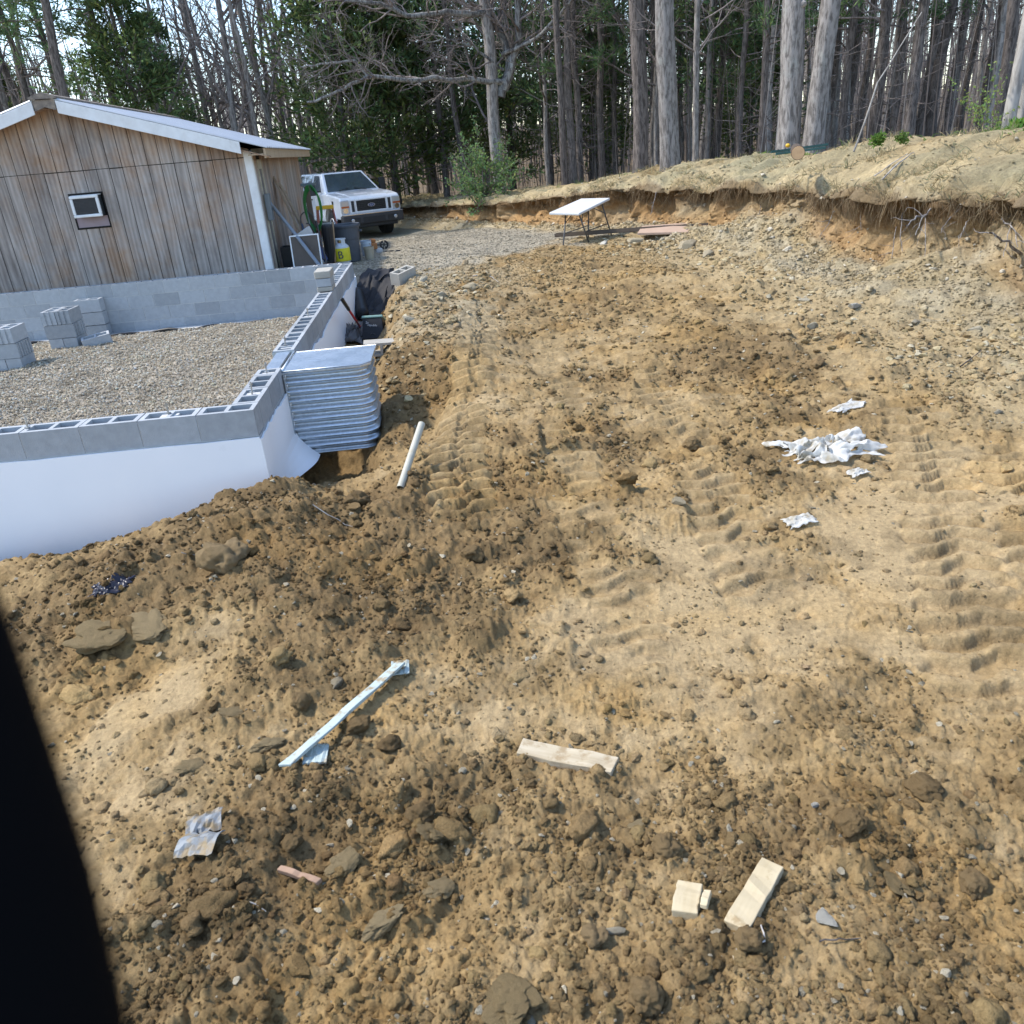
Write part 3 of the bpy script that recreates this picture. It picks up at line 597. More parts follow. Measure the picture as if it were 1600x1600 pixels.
# ================================================================== SHED
SH = np.array([-3.80, 14.4, .28]); RZ = TH + .045
shed = thing('shed', 'weathered wooden shed with grooved plywood siding, white roof trim and a sloping metal roof', 'shed', SH, RZ)
W_, Dp, EAVE, RIDGE = 5.66, 7.4, 2.16, 3.0            # local: x from -W_ to 0, y back, z up
def siding_mat():
    m, nt, N, L, B = _nodes('weathered_plywood'); tc = N.new('ShaderNodeTexCoord'); oi = N.new('ShaderNodeObjectInfo'); co = tc.outputs['Object']
    add = N.new('ShaderNodeVectorMath'); add.operation = 'MULTIPLY_ADD'; cb = N.new('ShaderNodeCombineXYZ'); [L.new(oi.outputs['Random'], cb.inputs[q]) for q in (0, 1, 2)]
    L.new(cb.outputs[0], add.inputs[0]); add.inputs[1].default_value = (0, 0, .25); L.new(co, add.inputs[2]); cr = add.outputs[0]
    grain = noise_node(nt, cr, 3.6, 6, .55, 1.2, (1.6, 1.6, .25)); fine = noise_node(nt, cr, 16, 5, .6, .3, (2.2, 2.2, .10))
    wv = N.new('ShaderNodeTexWave'); wv.inputs['Scale'].default_value = 3.2; wv.inputs['Distortion'].default_value = 11; wv.inputs['Detail'].default_value = 3; wv.inputs['Detail Scale'].default_value = .7
    mp = N.new('ShaderNodeMapping'); mp.inputs['Scale'].default_value = (1.4, 1.4, .16); L.new(cr, mp.inputs[0]); L.new(mp.outputs[0], wv.inputs['Vector'])
    g = mixc(nt, .28, grain, wv.outputs['Fac'])
    grey = ramp(nt, g, [(.2, (.265, .235, .21)), (.5, (.37, .325, .29)), (.85, (.49, .44, .395))]); warm = ramp(nt, g, [(.15, (.24, .13, .07)), (.5, (.38, .235, .14)), (.9, (.48, .34, .22))])
    sep = N.new('ShaderNodeSeparateXYZ'); L.new(co, sep.inputs[0]); big = noise_node(nt, co, 1.1, 5, .65); st = noise_node(nt, cr, 3, 5, .6, .3, (2.5, 2.5, .35))
    slope = math_node(nt, 'SUBTRACT', 3.02, math_node(nt, 'MULTIPLY', math_node(nt, 'ABSOLUTE', math_node(nt, 'ADD', sep.outputs[0], W_ / 2)), .304))       # stain line below the gable
    under = math_node(nt, 'SUBTRACT', slope, sep.outputs[2]); k1 = ramp(nt, math_node(nt, 'ADD', under, math_node(nt, 'MULTIPLY', st, .7)), [(.38, (.9,) * 3), (.78, (0,) * 3)])
    low_ = math_node(nt, 'ADD', sep.outputs[2], math_node(nt, 'MULTIPLY', math_node(nt, 'ADD', big, st), .8)); k2 = ramp(nt, low_, [(.95, (.8,) * 3), (1.65, (0,) * 3)])
    k3 = ramp(nt, big, [(.46, (0,) * 3), (.66, (.8,) * 3)])
    k = mixc(nt, 1, mixc(nt, 1, k1, k2, 'LIGHTEN'), k3, 'LIGHTEN'); c = mixc(nt, k, grey, warm)
    dk = ramp(nt, noise_node(nt, cr, 2.2, 6, .7, .4, (1, 1, .3)), [(.46, (1.04, 1.04, 1.04)), (.72, (.58, .56, .55))]); c = mixc(nt, 1, c, dk, 'MULTIPLY')
    c = mixc(nt, 1, c, ramp(nt, fine, [(.30, (.90,) * 3), (.55, (1.03,) * 3)]), 'MULTIPLY')
    v = math_node(nt, 'MULTIPLY_ADD', oi.outputs['Random'], .10); nt.nodes[-1].inputs[2].default_value = .86; vc = N.new('ShaderNodeCombineColor'); [L.new(v, vc.inputs[q]) for q in range(3)]
    L.new(mixc(nt, 1, c, vc.outputs[0], 'MULTIPLY'), B.inputs['Base Color']); B.inputs['Roughness'].default_value = .9; B.inputs['Specular IOR Level'].default_value = .15
    bump(nt, fine, .8, .004, B.inputs['Normal']); return m
M_side = siding_mat()
M_white = pm('white_trim', (.74, .75, .75), (.62, .62, .61), 6, .6, vary=.05, stain=((.5, .48, .44), 4, .62, .5))
M_dark = pm('dark_gap', (.02, .018, .016), None, 5, .95)
def top_z(x): return EAVE + (RIDGE - EAVE) * (1 - abs(x + W_ / 2) / (W_ / 2))
SEAM = 2.04; gp = .011; AC0, AC1, ACZ0, ACZ1 = -2.96, -2.42, 1.17, 1.71
nb_ = 28; bw = W_ / nb_
for k in range(nb_):
    x1 = -k * bw - gp / 2; x0 = -(k + 1) * bw + gp / 2; dy = random.uniform(-.002, .002)
    segs = [(0.0, SEAM - .006 + random.uniform(-.004, .004))]
    lo_cut = x1 > AC0 and x0 < AC1
    for (a, b) in segs:
        if lo_cut: spans = [(x0, x1, a, ACZ0), (max(x0, AC0), min(x1, AC1), ACZ1, b)]; spans += [(x0, min(x1, AC0), ACZ0, b)] if x0 < AC0 else []; spans += [(max(x0, AC1), x1, ACZ0, b)] if x1 > AC1 else []
        else: spans = [(x0, x1, a, b)]
        for (p, q, r0, r1) in spans: MB().box2((p, -.012 + dy, r0), (q, .004, r1)).out('siding_board', M_side, shed)
    zt0, zt1 = top_z(x0), top_z(x1)
    lo = SEAM + .006; xm0 = AC0; poly = [(x0, lo), (x1, lo), (x1, zt1), (x0, zt0)]
    if x0 < -W_ / 2 < x1: poly = [(x0, lo), (x1, lo), (x1, zt1), (-W_ / 2, RIDGE), (x0, zt0)]
    MB().prism(poly, -.016 + dy, .004, 'y').out('siding_board', M_side, shed)
nbr = 30; bwr = Dp / nbr
for k in range(nbr):
    y0 = .01 + k * bwr + gp / 2; y1 = .01 + (k + 1) * bwr - gp / 2
    if 0.42 < (y0 + y1) / 2 < .9: continue
    MB().box2((-.004, y0, 0), (.012 + random.uniform(-.002, .002), y1, EAVE - .02)).out('siding_board', M_side, shed)
inner = MB(); gbl = [(-W_, 0), (0, 0), (0, EAVE), (-W_ / 2, RIDGE), (-W_, EAVE)]
# dark backing just behind the boards, hollow at the opening
inner.box2((-W_, .006, 0), (AC0, .02, EAVE)); inner.box2((AC1, .006, 0), (0, .02, EAVE)); inner.box2((AC0, .006, 0), (AC1, .02, ACZ0)); inner.box2((AC0, .006, ACZ1), (AC1, .02, EAVE)); inner.prism([(-W_, EAVE), (0, EAVE), (-W_ / 2, RIDGE - .01)], .007, .02, 'y')
inner.box2((-.03, .03, 0), (-.006, Dp, EAVE - .01)); inner.box2((-W_, .03, 0), (-W_ + .02, Dp, EAVE)); inner.prism(gbl, Dp - .02, Dp, 'y'); inner.out('wall_backing', M_dark, shed)
# roof
M_roof = pm('roof_metal', (.46, .48, .50), (.38, .40, .42), 3, .45, .4, vary=0, stain=((.40, .38, .36), 5, .6, .5))
slope = (RIDGE - EAVE) / (W_ / 2); OV = .34
for sgn in (-1, 1):
    rf = MB(); xe = W_ / 2 + OV; y = -.30; V = []; ys = []
    while y < Dp + .3:
        for dyy, dz in ((0, 0), (.03, .02), (.06, .02), (.09, 0)): ys.append((y + dyy, dz))
        y += .23
    for (yy, dz) in ys:
        for (xx, o_) in ((0, .10), (xe, .10)):
            V.append((-W_ / 2 + sgn * xx, yy, RIDGE + o_ - slope * xx + dz))
    for (yy, dz) in ys:
        for (xx, o_) in ((0, .088), (xe, .088)): V.append((-W_ / 2 + sgn * xx, yy, RIDGE + o_ - slope * xx + dz))
    m = len(ys); Fs = []
    for k in range(m - 1): a = 2 * k; Fs += [(a, a + 1, a + 3, a + 2), (2 * m + a, 2 * m + a + 2, 2 * m + a + 3, 2 * m + a + 1), (a + 1, 2 * m + a + 1, 2 * m + a + 3, a + 3)]
    Fs += [(0, 2 * m, 2 * m + 1, 1)]
    rf.add(V, Fs); rf.out('roof_sheet', M_roof, shed)
    # barge board on the gable end, white
    P = [(-W_ / 2 + sgn * .17, RIDGE + .083 - slope * .17), (-W_ / 2 + sgn * (xe - .42 if sgn > 0 else xe), RIDGE + .083 - slope * (xe - .42 if sgn > 0 else xe))]
    bb = MB(); bb.prism([P[0], P[1], (P[1][0], P[1][1] - .175), (P[0][0], P[0][1] - .175)], -.31, -.28, 'y'); bb.out('barge_board', M_white, shed, .004)
    so_ = MB(); so_.prism([(-W_ / 2 + sgn * .05, RIDGE - .03 - slope * .05), (-W_ / 2 + sgn * xe, RIDGE - .03 - slope * xe), (-W_ / 2 + sgn * xe, RIDGE - .045 - slope * xe), (-W_ / 2 + sgn * .05, RIDGE - .045 - slope * .05)], -.28, -.02, 'y'); so_.out('soffit', M_side, shed)
M_rust = pm('weathered_end', (.30, .25, .2), (.08, .07, .065), 9, .9)
cap = MB(); cap.prism([(-W_ / 2 - .2, RIDGE + .09), (-W_ / 2, RIDGE + .15), (-W_ / 2 + .2, RIDGE + .09), (-W_ / 2 + .2, RIDGE + .06), (-W_ / 2 - .2, RIDGE + .06)], -.33, Dp + .3, 'y'); cap.out('ridge_cap', M_rust, shed)
kp = MB(); kp.prism([(-W_ / 2 - .165, RIDGE + .05), (-W_ / 2 + .165, RIDGE + .05), (-W_ / 2 + .15, RIDGE - .10), (-W_ / 2, RIDGE - .05), (-W_ / 2 - .15, RIDGE - .10)], -.30, -.285, 'y'); kp.out('gable_block', M_rust, shed)
M_wood = pm('bare_timber', (.42, .33, .225), (.30, .22, .145), 5, .85, mapscale=(3, 3, .5), bumpd=.002, bscale=40, vary=.2)
fa = MB(); fa.bar((OV - .06, -.27, EAVE - slope * OV + .02), (OV - .06, Dp + .25, EAVE - slope * OV + .02), .035, .15); fa.out('eave_board', M_wood, shed, .004)
sf = MB(); sf.box2((.014, -.27, EAVE - .10), (OV - .08, Dp + .2, EAVE - .085)); sf.out('eave_soffit', M_wood, shed)
for k in range(11): MB().box2((.016, .1 + k * .58, EAVE - .08), (OV - .085, .14 + k * .58, EAVE - .0)).out('rafter_tail', M_wood, shed)
ct = MB(); ct.box2((-.10, -.036, 0), (.013, -.017, EAVE - .03)); ct.box2((.0135, -.036, 0), (.030, .09, EAVE - .03)); ct.out('corner_trim', M_white, shed, .003)
lf = MB(); lf.box2((-W_ - .012, -.036, 0), (-W_ + .10, -.017, EAVE - .03)); lf.out('corner_trim', M_white, shed, .003)
# narrow door frame on the right wall
M_frame = pm('old_cream_paint', (.46, .42, .33), (.30, .27, .21), 8, .75)
df = MB(); df.box2((.0, .44, 0), (.035, .50, 2.0)); df.box2((.0, .84, 0), (.035, .90, 2.0)); df.box2((.0, .50, 1.85), (.035, .84, 2.0)); df.out('door_frame', M_frame, shed, .004)
dd = MB(); dd.box2((.0, .50, 0), (.016, .60, 1.85)); dd.box2((.0, .62, 0), (.018, .72, 1.85)); dd.box2((.0, .74, 0), (.016, .84, 1.85)); dd.out('door_panel', pm('grey_boards', (.22, .20, .19), (.13, .12, .11), 7, .85, mapscale=(3, 3, .4)), shed, .004)
mt = MB(); mt.box2((.036, .40, 1.02), (.12, .66, 1.45)); mt.out('meter_box', pm('grey_box', (.21, .24, .26), (.17, .195, .215), 5, .5, .3, vary=0), shed, .01)
# window opening: pinkish filler panel and dark frame around the air conditioner
fp = MB(); fp.box2((AC0 + .02, -.004, ACZ0 + .02), (AC1 - .02, .006, ACZ0 + .18)); fp.out('filler_panel', pm('mauve_panel', (.34, .27, .29), (.28, .22, .24), 5, .6, vary=0), shed)
fr = MB(); fr.box2((AC0, -.02, ACZ0), (AC0 + .02, .03, ACZ1)); fr.box2((AC1 - .02, -.02, ACZ0), (AC1, .03, ACZ1)); fr.box2((AC0, -.021, ACZ1 - .025), (AC1, .03, ACZ1 + .004)); fr.box2((AC0, -.019, ACZ0 - .008), (AC1, .03, ACZ0 + .02)); fr.box2((AC0 + .02, .03, ACZ0 + .02), (AC1 - .02, .034, ACZ1 - .025)); fr.out('window_frame', M_dark, shed)
ac = thing('air_conditioner', 'white framed window air conditioner with dark grille sticking out of the wooden gable', 'air conditioner', SH + np.array([(AC0 + .285) * math.cos(RZ) + .02 * math.sin(RZ), (AC0 + .285) * math.sin(RZ) - .02 * math.cos(RZ), ACZ0 + .18]), RZ)
AW, AH, AD = .44, .33, .20
MB().box2((-AW / 2 + .01, -AD + .02, .01), (AW / 2 - .01, .03, AH - .01)).out('cabinet', pm('dark_cabinet', (.03, .035, .04), None, 6, .5), ac, .006)
fm = MB(); t = .045
fm.box2((-AW / 2, -AD, 0), (AW / 2, -AD + .05, t)); fm.box2((-AW / 2, -AD, AH - t), (AW / 2, -AD + .05, AH)); fm.box2((-AW / 2, -AD + .001, t), (-AW / 2 + t, -AD + .05, AH - t)); fm.box2((AW / 2 - t, -AD + .001, t), (AW / 2, -AD + .05, AH - t))
fm.out('front_frame', M_white, ac, .012); MB().box2((-AW / 2 + .005, -AD + .05, AH - .008), (AW / 2 - .005, .02, AH + .004)).out('top_plate', M_white, ac)
M_gril = pm('grille', (.055, .055, .058), None, 6, .6)
for k in range(12): MB().box2((-AW / 2 + t, -AD + .012, t + .008 + k * .0195), (AW / 2 - t, -AD + .02, t + .018 + k * .0195)).out('louvre', M_gril, ac)
# ================================================================== TRUCK
def shp(m_name, c, rough=.3, metal=0, coat=0, spec=.5, vary=0): return pm(m_name, c, tuple(v * .9 for v in c), 3, rough, metal, vary=vary, spec=spec, coat=coat)
M_paint = shp('white_car_paint', (.86, .87, .88), .25, 0, .6); M_rub = shp('tyre_rubber', (.022, .022, .023), .85); M_blk = shp('black_trim', (.018, .018, .02), .5); M_gun = shp('bumper_grey', (.045, .043, .046), .5)
M_chrome = shp('chrome', (.75, .76, .78), .12, 1.0); M_glass = shp('dark_glass', (.05, .07, .09), .12, 0, 1.0, 1.0); M_glass.node_tree.nodes['Principled BSDF'].inputs['IOR'].default_value = 1.8
M_lens = shp('lamp_lens', (.60, .61, .62), .15, .4, .5); M_amber = shp('amber_lens', (.45, .10, .03), .2, 0, .5); M_blue = shp('emblem_blue', (.03, .05, .16), .3); M_silver = shp('silver', (.7, .7, .72), .3, .8)
_f = aty(583, 346, 26.2); TRZ = math.radians(29)
tg = gz(_f[0] - .485, _f[1] + .9)
truck = thing('pickup_truck', 'white crew cab pickup truck with dark bumper parked beyond the shed on the gravel drive', 'pickup truck', (_f[0], _f[1], -.15), TRZ)
# body side outline (y back, z up) with wheel arches, extruded across
def arc(cy_, cz_, r, a0, a1, n=10): return [(cy_ + r * math.cos(math.radians(a0 + (a1 - a0) * k / n)), cz_ + r * math.sin(math.radians(a0 + (a1 - a0) * k / n))) for k in range(n + 1)]
out = [(0.05, .62), (.0, .72), (0.0, 1.16), (.06, 1.24), (.5, 1.30), (1.35, 1.36), (5.9, 1.36), (5.9, .62)] + arc(4.55, .45, .52, 20, 160) + [(3.9, .52), (1.6, .52)] + arc(1.02, .45, .52, 20, 160)
MB().prism(out, -.97, .97, 'x').out('body', M_paint, truck, .05, 3)
hd = MB(); hd.prism([(.04, 1.18), (.10, 1.265), (.6, 1.325), (1.4, 1.385), (1.4, 1.2)], -.62, .62, 'x'); hd.out('hood', M_paint, truck, .04, 3)
cabv = []
gh = MB(); gh.add([(-.93, 1.36, 1.35), (.93, 1.36, 1.35), (.93, 4.35, 1.35), (-.93, 4.35, 1.35), (-.70, 2.16, 1.93), (.70, 2.16, 1.93), (.72, 4.15, 1.93), (-.72, 4.15, 1.93)], [(0, 3, 2, 1), (4, 5, 6, 7), (0, 1, 5, 4), (1, 2, 6, 5), (2, 3, 7, 6), (3, 0, 4, 7)])
gh.out('cab', M_paint, truck, .05, 3)
def lerp3(a, b, t): return tuple(a[i] + (b[i] - a[i]) * t for i in range(3))
def pane(name, A, B_, C, D, mat, push, m=.08, th=.012):
    """pane inset in the quad A B C D, pushed out"""
    q = [A, B_, C, D]; c = tuple(sum(p[i] for p in q) / 4 for i in range(3)); q = [lerp3(p, c, m) for p in q]; n = (Vector(q[1]) - Vector(q[0])).cross(Vector(q[3]) - Vector(q[0])).normalized()
    if n.dot(Vector(push)) < 0: n = -n
    V = [tuple(Vector(p) + n * .004) for p in q] + [tuple(Vector(p) + n * th) for p in q]
    return MB().add(V, [(0, 1, 2, 3), (4, 5, 6, 7), (0, 1, 5, 4), (1, 2, 6, 5), (2, 3, 7, 6), (3, 0, 4, 7)]).out(name, mat, truck)
pane('windshield', (-.90, 1.37, 1.37), (.90, 1.37, 1.37), (.68, 2.14, 1.91), (-.68, 2.14, 1.91), M_glass, (0, -1, 1), .09)
for s in (-1, 1):
    S = lambda y, z: (s * (.93 - .225 * (z - 1.35) / .58), y, z)
    pane('side_window', S(1.72, 1.38), S(2.72, 1.38), S(2.72, 1.88), S(2.24, 1.88), M_glass, (s, 0, 0), .06); pane('side_window', S(2.86, 1.38), S(3.55, 1.38), S(3.55, 1.88), S(2.86, 1.88), M_glass, (s, 0, 0), .06)
    pane('side_window', S(3.66, 1.38), S(4.2, 1.38), S(4.1, 1.88), S(3.66, 1.88), M_glass, (s, 0, 0), .06)
    dr = MB(); dr.box2((s * .965, 1.7, .66), (s * .978, 2.78, 1.33)); d_ = dr.out('door', M_paint, truck, .006); MB().box2((s * .978, 2.55, 1.16), (s * 1.0, 2.7, 1.2)).out('handle', M_blk, d_)
    dr = MB(); dr.box2((s * .965, 2.8, .66), (s * .978, 3.62, 1.33)); d_ = dr.out('door', M_paint, truck, .006); MB().box2((s * .978, 3.4, 1.16), (s * 1.0, 3.55, 1.2)).out('handle', M_blk, d_)
    mr = MB(); mr.box2((s * .94, 1.78, 1.40), (s * 1.08, 1.84, 1.45)); mr.box((s * 1.19, 1.80, 1.50), (.21, .12, .36)); m_ = mr.out('mirror', M_blk, truck, .02)
    MB().box2((s * .99, .60, 1.06), (s * .975, .70, 1.15)).out('fender_badge', M_blk, truck)
    # wheels
    for y in (1.02, 4.55):
        w = MB(); prof = [(.20, -.13), (.38, -.14), (.425, -.10), (.435, 0), (.425, .10), (.38, .14), (.20, .13)]
        w.lathe(prof, 28); w_ = w.out('wheel', M_rub, truck, smooth=False); w_.rotation_euler = (0, math.pi / 2, 0); w_.location = (s * .82, y, .425)
        r = MB(); r.lathe([(.04, .09), (.12, .10), (.19, .135), (.225, .145), (.235, .135), (.235, .11)], 20); r_ = r.out('rim', M_silver, w_)
        if s < 0: r_.rotation_euler = (math.pi, 0, 0)
    fl_ = MB(); a = arc(1.02, .45, .52, 15, 165, 14); b = arc(1.02, .45, .57, 15, 165, 14)
    poly = a + b[::-1]; fl_.prism(poly, s * .965, s * 1.0, 'x'); fl_.out('fender_flare', M_paint, truck)
MB().box2((-.80, .3, .40), (.80, 5.7, .60)).out('chassis', M_blk, truck)
for y in (1.02, 4.55): MB().tube([(-.8, y, .425), (.8, y, .425)], .06, 10).out('axle', M_blk, truck)
# front end
MB().box2((-.985, -.16, .46), (.985, .12, .74)).out('bumper', M_gun, truck, .04, 3)
MB().box2((-.97, -.155, .738), (.97, .02, .765)).out('bumper_trim', M_chrome, truck, .006)
MB().box2((-.36, -.168, .50), (.36, -.15, .66)).out('air_intake', M_blk, truck); MB().box2((-.80, -.08, .36), (.80, .1, .47)).out('air_dam', M_blk, truck, .02)
for s in (-1, 1):
    fo = MB(); fo.box2((s * .45, -.172, .52), (s * .78, -.15, .66)); f_ = fo.out('fog_light_recess', M_blk, truck); lm = MB(); lm.lathe([(.05, 0), (.055, .02), (.03, .035)], 14); l_ = lm.out('fog_light', M_lens, f_); l_.rotation_euler = (math.pi / 2, 0, 0); l_.location = (s * .70, -.165, .59)
    hl = MB(); hl.box2((s * .70, -.03, .78), (s * .965, .10, 1.17)); h_ = hl.out('headlight', M_lens, truck, .025); MB().box2((s * .715, -.036, .955), (s * .955, -.02, 1.005)).out('turn_signal', M_amber, h_)
    lm = MB(); lm.lathe([(.02, 0), (.07, -.01), (.075, .006)], 14); l_ = lm.out('headlamp_bowl', M_chrome, h_); l_.rotation_euler = (math.pi / 2, 0, 0); l_.location = (s * .84, -.034, .875)
    # upright nostrils beside the grille
    gs = MB(); gs.box2((s * .52, -.045, .80), (s * .695, .05, 1.17)); gs.out('grille_surround', M_paint, truck, .012); MB().box2((s * .55, -.052, .83), (s * .64, -.03, 1.14)).out('grille_slot', M_blk, truck)
gr = MB(); gr.box2((-.515, -.05, .80), (.515, .05, .835)); gr.box2((-.515, -.05, 1.135), (.515, .05, 1.17)); gr.box2((-.515, -.05, .835), (-.48, .05, 1.135)); gr.box2((.48, -.05, .835), (.515, .05, 1.135)); gr.out('grille_frame', M_paint, truck)
MB().box2((-.48, -.005, .835), (.48, .04, 1.135)).out('grille_back', M_blk, truck)
for k in range(5): MB().box2((-.48, -.04, .86 + k * .055), (.48, -.006, .88 + k * .055)).out('grille_bar', M_blk, truck)
em = MB(); em.lathe([(.0, .0), (.115, .0), (.12, -.012), (.12, -.02)], 28); e_ = em.out('emblem', M_silver, truck); e_.rotation_euler = (math.pi / 2, 0, 0); e_.location = (0, -.065, .985); e_.scale = (1, .42, 1)
em = MB(); em.lathe([(.0, .004), (.102, .004), (.104, -.003)], 28); b_ = em.out('emblem_field', M_blue, e_)
sc = MB(); P_ = [(-.075 + .15 * t + .012 * math.sin(t * 14), .045 * math.sin(t * 9 + 1.2) * (1 - .4 * t), .006) for t in np.linspace(0, 1, 26)]; sc.tube(P_, .0065, 5); sc.out('emblem_script', M_silver, e_)
for k in range(5): MB().box((-.44 + k * .22, 2.24 - .03 * abs(k - 2) * 0, 1.955), (.07, .12, .035)).out('roof_marker', M_blk, truck, .01)
for s in (-1, 1):
    wp = MB(); wp.tube([(s * .45, 1.34, 1.40), (s * .08, 1.45, 1.47)], .012, 5); wp.out('wiper', M_blk, truck)
# ================================================================== FOLDING TABLE
M_ttop = shp('table_plastic', (.62, .62, .60), .45); M_leg = shp('table_leg_steel', (.09, .085, .08), .5, .3)
TC = [aty(858, 332, 16.0), aty(905, 333, 15.7), aty(953, 309, 17.0), aty(908, 310, 17.35)]
tb = TC[0] * .5 + TC[2] * .5; tbz = .36
table = thing('folding_table', 'white folding table with thin dark legs standing crooked against the dirt bank', 'table', (tb[0], tb[1], tbz))
L_ = [tuple(p - np.array([tb[0], tb[1], tbz])) for p in TC]
mb = MB(); mb.add(L_ + [(x, y, z - .045) for x, y, z in L_], [(0, 1, 2, 3), (7, 6, 5, 4), (0, 4, 5, 1), (1, 5, 6, 2), (2, 6, 7, 3), (3, 7, 4, 0)]); mb.out('table_top', M_ttop, table, .012, 3)
def tp(u, v, dz=-.05):
    a = lerp3(L_[0], L_[1], u); b = lerp3(L_[3], L_[2], u); p = lerp3(a, b, v); return (p[0], p[1], p[2] + dz)
for u, fx in ((.42, (880, 385)), (.86, (920, 379))):
    f0 = atz(*fx, gz(*aty(*fx, 15.8)[:2])) - np.array([tb[0], tb[1], tbz]); g0 = (f0[0], f0[1], gz(f0[0] + tb[0], f0[1] + tb[1]) - tbz); d = np.array(L_[3]) - np.array(L_[0]); fb = np.array(g0) + d * .78; gb = (fb[0], fb[1], gz(fb[0] + tb[0], fb[1] + tb[1]) - tbz - .02)
    t0, t1 = tp(u, .12), tp(u, .85)
    MB().tube([t0, lerp3(t0, g0, .45), g0], .014, 8).out('leg', M_leg, table, smooth=True); MB().tube([t1, lerp3(t1, gb, .5), gb], .014, 8).out('leg', M_leg, table, smooth=True)
    MB().tube([lerp3(t0, g0, .62), lerp3(t1, gb, .62)], .010, 6).out('crossbar', M_leg, table); MB().tube([lerp3(t0, g0, .3), tp(u * .5 + .25, .4)], .009, 6).out('brace', M_leg, table)
    MB().tube([lerp3(t1, gb, .3), tp(u * .5 + .25, .6)], .009, 6).out('brace', M_leg, table)
# ================================================================== THINGS BESIDE THE SHED
def gp3(px, py, it=6):
    """point of the finished ground seen at a photo pixel"""
    p = hit(px, py); r = ray(px, py)
    for _ in range(it):
        z = gz(p[0], p[1]); q = EYE + (z - EYE[2]) / r[2] * r; p = .5 * p + .5 * q; p[2] = gz(p[0], p[1])
    return p
def std(px, py, Y):   # foot on the ground below the point seen at a pixel, at distance Y
    p = aty(px, py, Y); return np.array([p[0], p[1], gz(p[0], p[1])])
def col(name, c, rough=.6, **k): return pm(name, c, tuple(v * .8 for v in c), 7, rough, **k)
# trash can
p = std(547, 405, 16.4); can = thing('trash_can', 'large dark grey plastic trash can without lid at the end of the shed clutter', 'trash can', p)
M_can = col('grey_plastic', (.075, .085, .10), .55, vary=0)
c = MB(); c.lathe([(.20, .0), (.215, .02), (.235, .42), (.245, .425), (.248, .46), (.262, .64), (.285, .645), (.29, .68), (.275, .70), (.255, .69), (.24, .6), (.20, .04), (.0, .03)], 32); c.out('can_body', M_can, can, smooth=False)
for s in (-1, 1): h = MB(); h.box((s * .285, 0, .56), (.05, .14, .03)); h.out('handle', M_can, can, .008)
# propane cylinder
p = std(536, 408, 15.75); gas = thing('propane_tank', 'propane cylinder with yellow printed sleeve and white collar in front of the trash can', 'propane tank', p, .0)
M_tank = col('tank_paint', (.55, .58, .60), .4, vary=0); M_yel = col('sleeve_yellow', (.70, .62, .03), .5, vary=0); M_navy = col('print_navy', (.02, .04, .10), .5, vary=0)
c = MB(); c.lathe([(.10, 0), (.11, .02), (.13, .03), (.152, .08), (.155, .12), (.155, .30), (.145, .345), (.11, .38), (.06, .40), (.03, .405)], 28); c.out('tank', M_tank, gas, smooth=True)
c = MB(); c.lathe([(.1565, .085), (.158, .10), (.158, .31), (.1565, .32), (.150, .32), (.150, .085)], 28); sl = c.out('sleeve', M_yel, gas, smooth=True)
c = MB()
for a0, a1 in ((200, 250), (290, 340), (70, 110)): 
    n = 8; V = []; 
    for k in range(n + 1): a = math.radians(a0 + (a1 - a0) * k / n); V += [(.105 * math.cos(a), .105 * math.sin(a), .375), (.105 * math.cos(a), .105 * math.sin(a), .47), (.098 * math.cos(a), .098 * math.sin(a), .47), (.098 * math.cos(a), .098 * math.sin(a), .375)]
    c.add(V, [f for k in range(n) for f in ((4 * k, 4 * k + 4, 4 * k + 5, 4 * k + 1), (4 * k + 1, 4 * k + 5, 4 * k + 6, 4 * k + 2), (4 * k + 2, 4 * k + 6, 4 * k + 7, 4 * k + 3))] + [(0, 1, 2, 3), (4 * n, 4 * n + 1, 4 * n + 2, 4 * n + 3)])
V, Q = tube_np([(.10 * math.cos(a), .10 * math.sin(a), .475) for a in np.linspace(0, 2 * math.pi, 25)], .013, 6); c.add(V, Q); c.out('collar', M_tank, gas)
MB().lathe([(.03, .40), (.03, .44), (.018, .45), (.018, .465)], 10).out('valve', col('brass', (.45, .33, .12), .4, metal=.8), gas)
def text_obj(name, body, size, mat, parent=None, ext=.0015):
    cu = bpy.data.curves.new(name, 'FONT'); cu.body = body; cu.size = size; cu.extrude = ext; cu.align_x = 'CENTER'; cu.align_y = 'CENTER'; o = bpy.data.objects.new(name, cu); COL.objects.link(o)
    dg = bpy.context.evaluated_depsgraph_get(); me = bpy.data.meshes.new_from_object(o.evaluated_get(dg)); bpy.data.objects.remove(o); me.materials.clear(); me.materials.append(mat); return link(name, me, parent)
tx = text_obj('printed_letter', 'B', .19, M_navy, sl); tx.location = (.0, -.160, .20); tx.rotation_euler = (math.pi / 2, 0, 0)
